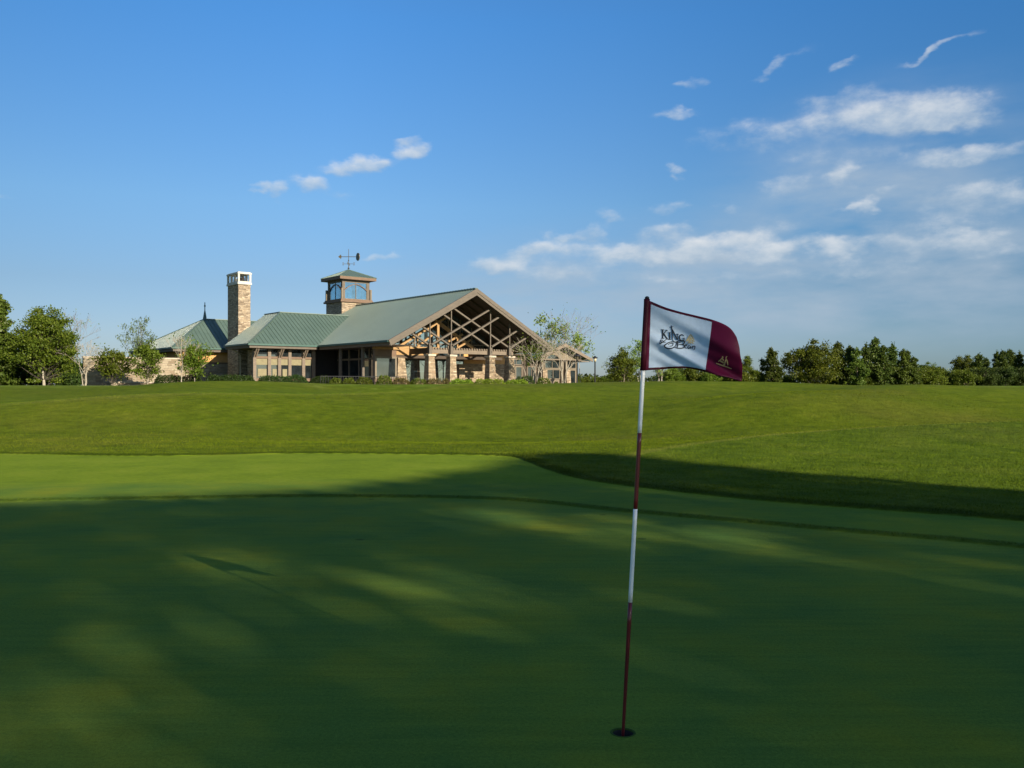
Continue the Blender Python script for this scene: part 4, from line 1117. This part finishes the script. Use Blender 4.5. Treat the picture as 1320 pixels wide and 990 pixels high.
tree_at('birchB', lambda: bare(4.9,1.4,21,2,'bark_pale','leaf_bush',60,leaf=.2,trunk_r=.05), 'birch_tree', 234, 92, 'two stemmed white birch left of the young tree at the dark hedge')

# right of the gable
tree_at('rareB', lambda: crown_broad(8.0,5.6,3.4,22,30,75,.25,'leaf_young','bark_pale',.09,.5,stems=2,top=.3,spread=.3,fill=.6), 'light_green_tree', 706, 128, 'tall tree with fresh light green leaves behind the gable right end', s=1.25)
tree_at('bareR', lambda: bare(8.6,4.4,23,4,'twig','leaf_young',70), 'bare_tree', 731, 124, 'leafless grey brown tree behind the small arched gable', s=1.1)
tree_at('rareC', lambda: crown_broad(5.8,2.6,3.6,24,12,46,.24,'leaf_young','bark_pale',.05,.4,spread=.28), 'light_green_tree', 748, 121, 'small light green tree top beside the bare tree', s=1.25)
tree_at('leafR', lambda: crown_broad(4.7,2.6,2.6,29,18,50,.2,'leaf_bush','bark_pale',.05,.4,stems=2,top=.3), 'young_tree', 683, 97, 'small leafy tree tucked under the right roof corner of the gable')
tree_at('birchR', lambda: bare(5.0,2.6,25,4,'bark_pale','leaf_bush',190,leaf=.18,trunk_r=.05), 'birch_tree', 694, 96, 'pale multi stemmed birch just right of the last stone column')
tree_at('birchR2', lambda: bare(5.4,3.0,26,4,'bark_pale','leaf_bush',330,leaf=.18,trunk_r=.05), 'birch_tree', 727, 99, 'pale birch stems in front of the arched window gable')
# group behind the flag
tree_at('bushyR', lambda: crown_broad(5.7,5.0,.5,27,70,140,.26,'leaf_oak','bark',.12,.3,stems=2,top=.6), 'bushy_tree', 802, 116, 'dense bushy tree just left of the flag pole', s=.82)
tree_at('lightR', lambda: crown_broad(8.0,4.6,2.6,28,46,70,.25,'leaf_young','bark_pale',.08,.4,stems=4,top=.4), 'light_green_tree', 826, 124, 'airy light green tree with several pale stems behind the flag pole', s=.86)
tree_at('lightR', None, 'light_green_tree', 851, 127, 'airy light green tree hidden behind the white panel of the flag', rz=2.2, s=.7)
def bushb(seed, mat, w=5., h=3.4): return lambda: crown_broad(h,w,.1,seed,46,130,.27,mat,'bark',.07,.3,stems=3,top=.45,fill=.95)
bush = [(745,150,'bushB',.7),(756,165,'bushA',.75),(770,150,'bushB',.72),(788,150,'bushC',.8),(868,128,'bushA',1.0),(890,133,'bushC',1.05),(905,140,'bushD',1.25),(916,126,'bushB',.85),(932,131,'bushD',1.05),(948,128,'bushC',1.2),(866,150,'bushD',1.3),(884,152,'bushD',1.3),(925,150,'bushD',1.35),(976,140,'bushC',.95)]
bl = ['low shrub on the skyline between the two lamp posts','low shrub at the foot of the clear lamp post','low shrub to the right of the clear lamp post','low shrub just left of the bushy tree','rounded mid green bush under the white panel of the flag','olive green bush under the middle of the flag','tall dark bush under the seam of the flag','small bright bush under the maroon end of the flag','dark bush under the lower tip of the flag','leafy bush right of the flag tip','dark far bush behind the white panel of the flag','dark far bush behind the print on the flag','dark far bush behind the gold emblem','bush left of the lone small pine']
bm_ = {'bushA':bushb(31,'leaf_bush'),'bushB':bushb(32,'leaf_bush',4.2,3.0),'bushC':bushb(33,'leaf_oak',5,3.6),'bushD':bushb(34,'leaf_dark',5.2,3.6)}
for i, ((px,Y,k,s), lab) in enumerate(zip(bush, bl)):
    tree_at(k, bm_[k], 'bush', px, Y, lab, 'bushes along the far edge of the lawn', s=s*.72, rz=i*1.3, cat='bush')
# right tree line
tree_at('roundR', lambda: crown_broad(7.0,5.0,.6,35,64,140,.27,'leaf_oak','bark',.12,.3,top=.5), 'round_tree', 962, 132, 'round green tree half hidden by the flag tip', s=.6)
tree_at('pineS', lambda: pine(6.2,5.5,.3,36,'needle',.36,3.6,cone=.66), 'pine_tree', 995, 132, 'lone small pine between the flag and the big oak', s=.86)
tree_at('oakR', lambda: crown_broad(6.9,8.2,.4,37,120,170,.27,'leaf_oak','bark',.2,.28,top=.5,fill=.7), 'oak_tree', 1046, 135, 'biggest round oak in the right tree line')
pk = {'pA': lambda: pine(8.4,5.5,.7,41,'needle',.36,3.6,cone=.66), 'pB': lambda: pine(9.0,5.0,.9,42,'needle',.36,3.6,cone=.66), 'pC': lambda: pine(7.6,5.3,.5,43,'needle',.36,3.6,cone=.66), 'pD': lambda: pine(8.0,4.8,.8,44,'needle_lit',.36,3.6,cone=.66)}
pl = [(1082,140,'pA',.80,'pine with bare lower trunk right beside the biggest oak'),(1096,150,'pC',.86,'dark pine with gap of sky beside its top'),(1106,138,'pD',.72,'light trunked pine left of the tallest pair'),
      (1117,143,'pB',.74,'pine with narrow crown beside the tallest pine'),(1130,146,'pA',.91,'tallest pine of the right tree line'),(1139,142,'pC',.82,'bushy pine against the right of the tallest pine'),
      (1152,150,'pB',.78,'pine with pointed top in the middle of the pine stand'),(1163,144,'pD',.72,'low pine in the front of the pine stand'),(1170,152,'pA',.70,'blunt topped pine near the end of the pine stand'),(1178,148,'pC',.62,'last pine of the stand before the dip in the skyline')]
for i, (px,Y,k,s,lab) in enumerate(pl):
    tree_at(k, pk[k], 'pine_tree', px, Y, lab, 'pines of the right tree line', s=s, rz=i*1.7)
wl = [(1193,190,'oakR',.74,'far domed tree in the dip of the skyline'),(1212,178,'roundR',.53,'far small domed tree in the dip of the skyline'),(1236,190,'roundR',.85,'grey green domed tree at the right of the skyline dip'),(1257,198,'oakR',.80,'broad dark tree at the left edge of the far pines'),(1249,194,'roundR',.9,'dark domed tree next to the far pines'),]
for i, (px,Y,k,s,lab) in enumerate(wl): tree_at(k, None, 'round_tree', px, Y, lab, 'domed trees beyond the skyline dip', s=s, rz=i*2.1+.4)
p2 = [(1262,182,'pC',.84,'first pine of the far right stand'),(1270,190,'pA',.70,'slim pine second in the far right stand'),(1285,184,'pB',.79,'tall pine at the centre of the far right stand'),(1293,180,'pC',.91,'dense pine in the front of the far right stand'),(1303,188,'pA',.9,'tallest pine of the far right stand'),(1314,184,'pB',.78,'pine next to the right edge of the photo'),(1326,182,'pC',.9,'pine cut off by the right edge of the photo')]
for i, (px,Y,k,s,lab) in enumerate(p2): tree_at(k, None, 'pine_tree', px, Y, lab, 'pines of the far right stand', s=s, rz=i*2.9)
# undergrowth along the right line
ug = [(1012,140,'bushB',.7),(1075,142,'bushA',.95),(1094,144,'bushD',1.0),(1112,142,'bushC',.8),(1126,146,'bushD',.95),(1148,148,'bushD',.95),(1160,146,'bushC',.85),(1182,150,'bushA',1.1),(1190,154,'bushC',1.25),(1203,150,'bushA',1.15),(1213,158,'bushC',1.3),(1226,152,'bushA',1.1),(1236,156,'bushB',1.3),(1246,150,'bushA',1.05),(1254,160,'bushC',1.3),(1266,156,'bushD',1.3),(1280,160,'bushD',1.35),(1294,158,'bushD',1.3),(1308,160,'bushD',1.4),(1322,158,'bushD',1.3)]
for i, (px,Y,k,s) in enumerate(ug):
    tree_at(k, bm_[k], 'bush', px, Y, 'green undergrowth bush at the foot of the right tree line', 'undergrowth of the right tree line', s=s*.70, rz=i*1.1, cat='bush')
# far wood behind everything
def farwood():
    rg = np.random.default_rng(5); P = []
    for x in np.arange(-320, 420, 2.6):
        y = 330+25*mnoise.noise(Vector((x*.02,0,0))); h = 4.2+1.6*mnoise.noise(Vector((x*.11,3,0)))+1*rg.random()
        if -120 < x < 10: h *= .75
        P.append(np.column_stack([x+rg.normal(size=130)*1.8, y+rg.normal(size=130)*3, 1.0+h*rg.random(130)**.75]))
    V, F = leaf_quads(np.vstack(P), 1.1, rg)
    o = np_mesh('far_wood', V, F, M['leaf_dark']); tag(o, 'far dark band of woodland along the horizon behind the trees', 'wood', kind='stuff')
farwood()

# hedges and shrubs in front of the clubhouse
def hedge(name, p0, p1, wd, h, mat, label, group, seed, leaf=.13, dens=420, cat='hedge'):
    rg = np.random.default_rng(seed); p0 = np.array(p0); p1 = np.array(p1); ln = np.linalg.norm(p1-p0)
    n = int(ln*dens*h*2.2); t = rg.random(n); a = rg.random(n)*math.pi
    rr = rg.random(n)**.35
    d = (p1-p0)/ln; nr_ = np.array((-d[1], d[0]))
    lump = np.array([1+.16*mnoise.noise(Vector((x*ln*.9,seed,0)))+.10*mnoise.noise(Vector((x*ln*3,seed,5))) for x in t])
    end = np.minimum(1, np.minimum(t, 1-t)*ln/.45)**.5
    sx = np.sign(np.cos(a))*np.abs(np.cos(a))**.5; sz_ = np.abs(np.sin(a))**.5
    off = wd*.5*rr*sx*lump*end
    xy = p0+np.outer(t*ln, d)+np.outer(off, nr_)+rg.normal(size=(n,2))*.03
    base = (p0+p1)/2; zb = gz(*base)
    zz = h*lump*rr*sz_*end+rg.normal(size=n)*.03
    P = np.column_stack([xy[:,0]-base[0], xy[:,1]-base[1], np.maximum(.02, zz)])
    V, F = leaf_quads(P, leaf, rg)
    o = np_mesh(name, V, F, M[mat]); o.location = (base[0], base[1], zb-.03); tag(o, label, cat, group)
def hp(px0, px1, Y0, Y1=None): 
    Y1 = Y1 or Y0; return (PX(px0,Y0),Y0),(PX(px1,Y1),Y1)
hs = [(198,262,93,94,1.25,'leaf_hedge','dark clipped hedge in front of the left stone wing'),(264,330,94,95,1.28,'leaf_hedge','dark clipped hedge below the stone chimney'),(331,398,94,95,1.22,'leaf_hedge','dark clipped hedge below the timber window wall'),
      (399,428,93,93,1.15,'leaf_hedge','shorter dark hedge left of the glazed recess')]
for i, (a,b,Y0,Y1,h,mt,lab) in enumerate(hs): hedge('clipped_hedge', *hp(a,b,Y0,Y1), 1.1, h, mt, lab, 'dark clipped hedges', 50+i)
sh = [(424,442,88,.95,'leaf_oak','loose green shrub before the left part of the glazed recess'),(440,460,88,.85,'leaf_bush','light green shrub before the middle of the glazed recess'),(458,482,88,.95,'leaf_oak','loose green shrub before the right part of the glazed recess'),(484,506,87.5,1.15,'leaf_bush','taller yellow green shrub below the lit corner window'),(505,530,87.5,.85,'leaf_rust','brownish shrub left of the first stone column'),(528,552,87.5,.82,'leaf_bush','green shrub at the foot of the first stone column'),(548,582,87.5,.80,'leaf_rust','rust brown shrub between the first two stone columns')]
for i, (a,b,Y0,h,mt,lab) in enumerate(sh): hedge('shrub', *hp(a,b,Y0), .95, h, mt, lab, 'loose shrubs before the porch', 70+i, .13, 330, 'shrub')
sh = [(578,612,87.5,.72,'bright lime green low hedge between the second and third stone columns'),(610,652,87.5,.74,'bright lime green low hedge below the third stone column'),(650,682,88,.70,'bright lime green low hedge below the last stone column')]
for i, (a,b,Y0,h,lab) in enumerate(sh): hedge('low_hedge', *hp(a,b,Y0), 1.0, h, 'leaf_bright', lab, 'lime green low hedges', 80+i, .13, 420)
sh = [(662,690,93,1.15,'leaf_dark','dark shrub right of the last stone column'),(690,712,93,.95,'leaf_oak','green shrub at the foot of the pale birch stems'),(712,722,94,.7,'leaf_bush','small green shrub below the arched window')]
for i, (a,b,Y0,h,mt,lab) in enumerate(sh): hedge('shrub', *hp(a,b,Y0), 1.0, h, mt, lab, 'shrubs by the arched gable', 90+i, .13, 330, 'shrub')

# ------------------------------------------------------------------ sun, and the trees behind the viewer that throw the shade
SUN = Vector((1.86,-2.19,1.0)).normalized()
sx_, sy_ = SUN.x/math.hypot(SUN.x,SUN.y), SUN.y/math.hypot(SUN.x,SUN.y)
def shade_trees():
    rg = np.random.default_rng(99); D = 38.
    def W2(w, back, h): return np.column_stack([sx_*(D+back)-sy_*w, sy_*(D+back)+sx_*w, h])
    def hgt(d): return (D+d)/2.873
    tops = [(-8,15.6),(0,15.5),(2.9,15.3),(4.9,14.6),(7.5,13.8),(10.3,14.55),(12.6,15.6),(14.6,17.0),(15.8,16.8)]
    tw = np.array([a for a,_ in tops]); td = np.array([b for _,b in tops])
    holes = [(7.5,9.3,.8,1.2,.80),(8.15,6.8,.85,1.6,.70),(8.5,4.6,.85,1.5,.60),(4.25,6.7,.95,1.1,.76),(3.7,8.7,.75,1.4,.82),(1.9,6.1,1.0,1.1,.46),(3.9,10.6,.7,.5,.35)]
    n = 72000
    w = rg.uniform(-9,15.9,n); d = rg.uniform(-8,17.2,n); bk = rg.normal(size=n)*1.5
    dens = np.ones(n)
    top = np.interp(w, tw, td)+.12*np.sin(w*3.1)+.10*np.sin(w*7.3+1)
    dens *= np.clip((top-d)/.45+.15, 0, 1)
    dens *= np.clip((15.75+.10*np.sin(d*2.3)-w)/.30, 0, 1)
    for (hw, hd, rw, rd, k) in holes:
        q = ((w-hw)/rw)**2+((d-hd)/rd)**2; dens *= 1-k*np.exp(-q**1.5)
    lf = np.array([mnoise.noise(Vector((a*.42,b*.24,7.))) for a, b in zip(w, d)])
    dens *= np.where((d < 10.5) & ((d > 4.2) | (w < 3.2)), np.clip(.90+.75*lf, .40, 1), 1)*np.where(d < 3.5, 1.3, 1)
    keep = rg.random(n) < dens*.62
    w, d, bk = w[keep], d[keep], bk[keep]
    P = W2(w, bk, hgt(d)+bk/2.873)
    trunks = [(-5.,2.6),(1.6,3.2),(6.6,2.8),(11.6,3.6)]
    own = np.argmin(np.abs(w[:,None]-np.array([a for a,_ in trunks])[None,:]), 1)
    labs = ['tall leafy tree behind the viewer, leftmost of the four that shade the green','second tall leafy tree behind the viewer, shading the flagstick','third tall leafy tree behind the viewer, shading the middle of the green','last tall leafy tree behind the viewer, whose shadow ends on the lawn mound']
    for i, (tw_, r_) in enumerate(trunks):
        b = W2(np.array([tw_]), np.array([0.]), np.array([0.]))[0]
        root = empty('shade_tree', (b[0],b[1],gz(b[0],b[1])-.05), 0, labs[i], 'tree', 'tall trees behind the viewer')
        pp = P[own == i]-b; V, F = leaf_quads(pp, .38, rg)
        tb = MB(); pts = wob(np.array((0,0,-.2)), np.array((0,0,17.)), 8, .25, rg); tb.tube(pts, [.38*(1-.85*k/8) for k in range(9)], 10)
        for k in range(40):
            e = pp[rg.integers(len(pp))]; s0 = np.array(pts[int(min(7, max(3, e[2]/17*8*.7)))]); l = np.linalg.norm(e-s0)
            tb.tube([s0,(s0+e)/2+rg.normal(size=3)*.05*l,e],[.09,.05,.015],5,cap=False)
        tb.build('trunk', M['bark'], root, smooth=True); np_mesh('crown', V, F, M['leaf_oak'], root)
shade_trees()
sl = bpy.data.lights.new('sun', 'SUN'); sl.energy = 4.6; sl.angle = R(.53); sl.color = (1.0,.88,.70)
so = bpy.data.objects.new('sun', sl); COL.objects.link(so); so.rotation_euler = SUN.to_track_quat('Z','Y').to_euler(); so.location = SUN*60

# ------------------------------------------------------------------ sky with clouds
SKY_STRENGTH = .06
def world():
    w = bpy.data.worlds.new('World'); scene.world = w; w.use_nodes = True; t = w.node_tree
    bg = t.nodes['Background']; bg.inputs[1].default_value = SKY_STRENGTH
    sk = N(t, 'ShaderNodeTexSky'); sk.sky_type = 'NISHITA'; sk.sun_disc = False
    el = math.asin(SUN.z); sk.sun_elevation = el; sk.sun_rotation = math.atan2(SUN.x, SUN.y)
    sk.air_density = 1.0; sk.dust_density = .4; sk.ozone_density = 2.0
    g = N(t, 'ShaderNodeTexCoord').outputs['Generated']
    sp = N(t, 'ShaderNodeSeparateXYZ'); L(t, g, sp.inputs[0])
    az = math_n(t, 'ARCTAN2', sp.outputs[0], sp.outputs[1]); ez = math_n(t, 'ARCSINE', sp.outputs[2])
    cv = N(t, 'ShaderNodeCombineXYZ'); L(t, az, cv.inputs[0]); L(t, ez, cv.inputs[1])
    # deepen the blue with height, as through a polarising filter (colour of the air itself)
    kz = N(t, 'ShaderNodeMapRange'); L(t, ez, kz.inputs[0]); kz.inputs[1].default_value = 0; kz.inputs[2].default_value = 1.0
    tint = ramp(t, kz.outputs[0], TINT)
    fr = N(t, 'ShaderNodeMapRange'); fr.interpolation_type = 'SMOOTHSTEP'; L(t, sp.outputs[1], fr.inputs[0]); fr.inputs[1].default_value = -.1; fr.inputs[2].default_value = .7
    sky = mixc(t, 1.0, sk.outputs[0], tint, 'MULTIPLY')
    ka = N(t, 'ShaderNodeMapRange'); L(t, az, ka.inputs[0]); ka.inputs[1].default_value = R(-32); ka.inputs[2].default_value = R(45)
    sky = mixc(t, 1.0, sky, ramp(t, ka.outputs[0], [(0,(.82,.82,.81)),(.27,(1,1,1)),(.5,(.95,.98,.99)),(1,(.52,.77,.85))]), 'MULTIPLY')
    sky = mixc(t, fr.outputs[0], mixc(t, 1., sk.outputs[0], (.78,.95,1.12), 'MULTIPLY'), sky)
    # grey veil of thin layered cloud
    vm = None
    for (a, e, ra, re, rot, k) in VEIL:
        mp = N(t, 'ShaderNodeMapping'); mp.vector_type = 'TEXTURE'
        mp.inputs['Location'].default_value = (R(a),R(e),0); mp.inputs['Rotation'].default_value = (0,0,R(rot)); mp.inputs['Scale'].default_value = (R(ra),R(re),1)
        L(t, cv.outputs[0], mp.inputs[0])
        ln = N(t, 'ShaderNodeVectorMath'); ln.operation = 'LENGTH'; L(t, mp.outputs[0], ln.inputs[0])
        mr = N(t, 'ShaderNodeMapRange'); mr.interpolation_type = 'SMOOTHSTEP'; L(t, ln.outputs['Value'], mr.inputs[0])
        mr.inputs[1].default_value = 1.3; mr.inputs[2].default_value = .0; mr.inputs[3].default_value = 0; mr.inputs[4].default_value = k
        vm = mr.outputs[0] if vm is None else math_n(t, 'ADD', vm, mr.outputs[0])
    sv = N(t, 'ShaderNodeMapping'); sv.inputs['Scale'].default_value = (1,3.2,1); L(t, cv.outputs[0], sv.inputs[0])
    nv = noise(t, sv.outputs[0], 7, 6, .55)
    vr = N(t, 'ShaderNodeMapRange'); L(t, nv, vr.inputs[0]); vr.inputs[1].default_value = .28; vr.inputs[2].default_value = .66
    uv_ = 1/(SKY_STRENGTH*2**EXPO)
    sky = mixc(t, math_n(t, 'MULTIPLY', math_n(t, 'MINIMUM', vm, .8), vr.outputs[0]), sky, tuple(x*uv_ for x in (.41,.51,.62)))
    # clouds
    st = N(t, 'ShaderNodeMapping'); st.inputs['Scale'].default_value = (1,1.75,1); L(t, cv.outputs[0], st.inputs[0])
    n1 = noise(t, st.outputs[0], 20, 8, .58); n2 = noise(t, st.outputs[0], 60, 6, .6)
    nn = math_n(t, 'ADD', math_n(t, 'MULTIPLY', n1, .80), math_n(t, 'MULTIPLY', n2, .20))
    nw = t.nodes.new('ShaderNodeTexNoise'); nw.inputs['Scale'].default_value = 22; nw.inputs['Detail'].default_value = 5; L(t, st.outputs[0], nw.inputs['Vector'])
    wv = N(t, 'ShaderNodeVectorMath'); wv.operation = 'SUBTRACT'; L(t, nw.outputs['Color'], wv.inputs[0]); wv.inputs[1].default_value = (.5,.5,.5)
    ws = N(t, 'ShaderNodeVectorMath'); ws.operation = 'MULTIPLY'; L(t, wv.outputs[0], ws.inputs[0]); ws.inputs[1].default_value = (.075,.034,0)
    cw_ = N(t, 'ShaderNodeVectorMath'); cw_.operation = 'ADD'; L(t, cv.outputs[0], cw_.inputs[0]); L(t, ws.outputs[0], cw_.inputs[1])
    m = None; sh = None
    for (a, e, ra, re, rot, k) in CLOUDS:
        mp = N(t, 'ShaderNodeMapping'); mp.vector_type = 'TEXTURE'
        mp.inputs['Location'].default_value = (R(a),R(e),0); mp.inputs['Rotation'].default_value = (0,0,R(rot)); mp.inputs['Scale'].default_value = (R(ra),R(re),1)
        L(t, cw_.outputs[0], mp.inputs[0])
        ln = N(t, 'ShaderNodeVectorMath'); ln.operation = 'LENGTH'; L(t, mp.outputs[0], ln.inputs[0])
        mr = N(t, 'ShaderNodeMapRange'); mr.interpolation_type = 'SMOOTHSTEP'; L(t, ln.outputs['Value'], mr.inputs[0])
        mr.inputs[1].default_value = 1.35; mr.inputs[2].default_value = .15; mr.inputs[3].default_value = 0; mr.inputs[4].default_value = k
        sy = N(t, 'ShaderNodeSeparateXYZ'); L(t, mp.outputs[0], sy.inputs[0])
        s1 = math_n(t, 'MULTIPLY', math_n(t, 'ADD', math_n(t, 'MULTIPLY', sy.outputs[1], .5), .5, True), mr.outputs[0])
        m = mr.outputs[0] if m is None else math_n(t, 'ADD', m, mr.outputs[0]); sh = s1 if sh is None else math_n(t, 'ADD', sh, s1)
    lit = math_n(t, 'DIVIDE', sh, math_n(t, 'ADD', m, .01))
    mm = math_n(t, 'MINIMUM', m, 1.0)
    dn = math_n(t, 'ADD', math_n(t, 'MULTIPLY', mm, .90), math_n(t, 'MULTIPLY', math_n(t, 'SUBTRACT', nn, .475), 2.2))
    dr = N(t, 'ShaderNodeMapRange'); dr.interpolation_type = 'SMOOTHSTEP'; L(t, dn, dr.inputs[0]); dr.inputs[1].default_value = .04; dr.inputs[2].default_value = 1.3
    al = math_n(t, 'MULTIPLY', math_n(t, 'MULTIPLY', dr.outputs[0], math_n(t, 'MULTIPLY', m, 3., True)), .84)
    # thin veil low on the right
    lt = math_n(t, 'ADD', math_n(t, 'MULTIPLY', lit, .55), math_n(t, 'MULTIPLY', nn, .75), True)
    u = 1/(SKY_STRENGTH*2**EXPO)
    cc = ramp(t, lt, [(.30, tuple(x*u for x in (.30,.42,.56))), (.62, tuple(x*u for x in (.56,.64,.72))), (.9, tuple(x*u for x in (.80,.82,.84)))])
    L(t, mixc(t, al, sky, cc), bg.inputs[0])
TINT = [(0,(.50,.60,.92)),(.054,(.56,.65,.92)),(.11,(.56,.67,.87)),(.195,(.62,.86,1.08)),(.385,(.48,1.0,1.45)),(.46,(.5,1,1.45)),(.8,(.9,1.02,1.12))]
def cl(cx, cy, rx, ry, rot, k):
    X = (cx-660)/1160; a = math.atan(X); e = math.atan((498-cy)/1160/math.hypot(1,X)); s = math.cos(a)
    return (math.degrees(a), math.degrees(e), math.degrees(rx/1160)*s*s, math.degrees(ry/1160)*s, -rot, k)
CLOUDS = [cl(*c) for c in [
 (1165,142,110,28,-2,.72),(1235,145,70,24,5,.62),(1180,158,70,12,0,.40),(1085,122,60,15,-8,.50),(985,172,100,22,-4,.44),(1090,196,120,20,0,.30),(1250,196,95,13,-2,.82),(1265,252,110,22,0,.66),(1082,226,26,22,0,.85),(1015,240,40,20,-10,.48),(1105,263,24,9,-12,.66),(1150,240,28,10,-12,.50),
 (1200,66,54,6,-21,.66),(1000,87,44,7,-20,.50),(1095,80,30,6,-15,.46),(873,148,26,8,-5,.72),(895,106,22,7,-12,.55),(870,218,16,5,0,.46),
 (640,344,46,12,0,.85),(690,325,62,11,-4,.85),(722,306,26,8,0,.55),(760,300,34,12,-5,.70),(800,322,60,13,0,.66),(790,277,26,10,0,.55),(850,302,34,12,0,.72),(856,332,60,11,0,.50),(870,268,34,10,-3,.55),(905,320,34,12,0,.72),(958,306,38,13,0,.72),(950,335,70,11,0,.46),(1002,322,32,11,0,.66),(1045,310,34,10,0,.50),(1080,320,40,13,-3,.80),(1010,292,50,10,0,.36),(1160,312,70,12,0,.48),(1245,312,70,14,0,.60),(1300,330,50,12,0,.45),(940,268,30,8,0,.40),(700,352,90,10,0,.36),(860,360,120,10,0,.30),(1060,355,150,12,0,.30),
 (800,332,190,20,-3,.34),(985,322,170,22,0,.34),(1210,288,130,20,0,.36),(1120,150,150,30,-3,.22),(1190,335,170,16,0,.30),
 (404,239,44,13,2,1.0),(346,243,16,12,0,.9),(460,214,46,12,-6,1.0),(485,211,30,8,-8,.6),(533,196,30,10,0,.9),(525,182,16,6,0,.7),(490,333,38,7,-6,.6),(5,249,14,6,0,.55)]]
VEIL = [cl(*c) for c in [(900,350,420,75,-2,.55),(1200,330,340,130,0,.50),(1150,190,230,90,-4,.42),(980,390,560,75,0,.45),(1080,250,200,60,0,.30),(720,400,260,60,0,.25)]]
world()

# ------------------------------------------------------------------ camera
cam = bpy.data.cameras.new('camera'); co_ = bpy.data.objects.new('camera', cam); COL.objects.link(co_)
cam.sensor_fit = 'HORIZONTAL'; cam.sensor_width = 36; cam.lens = 36*1160/1320; cam.clip_end = 9000; cam.clip_start = .05
co_.location = (0,0,1.75); co_.rotation_euler = (R(90)+math.atan(3/1160),0,0)
scene.camera = co_
scene.view_settings.view_transform = 'Standard'; scene.view_settings.look = 'None'; scene.view_settings.exposure = EXPO; scene.view_settings.gamma = 1
scene.cycles.max_bounces = 6; scene.cycles.transparent_max_bounces = 8
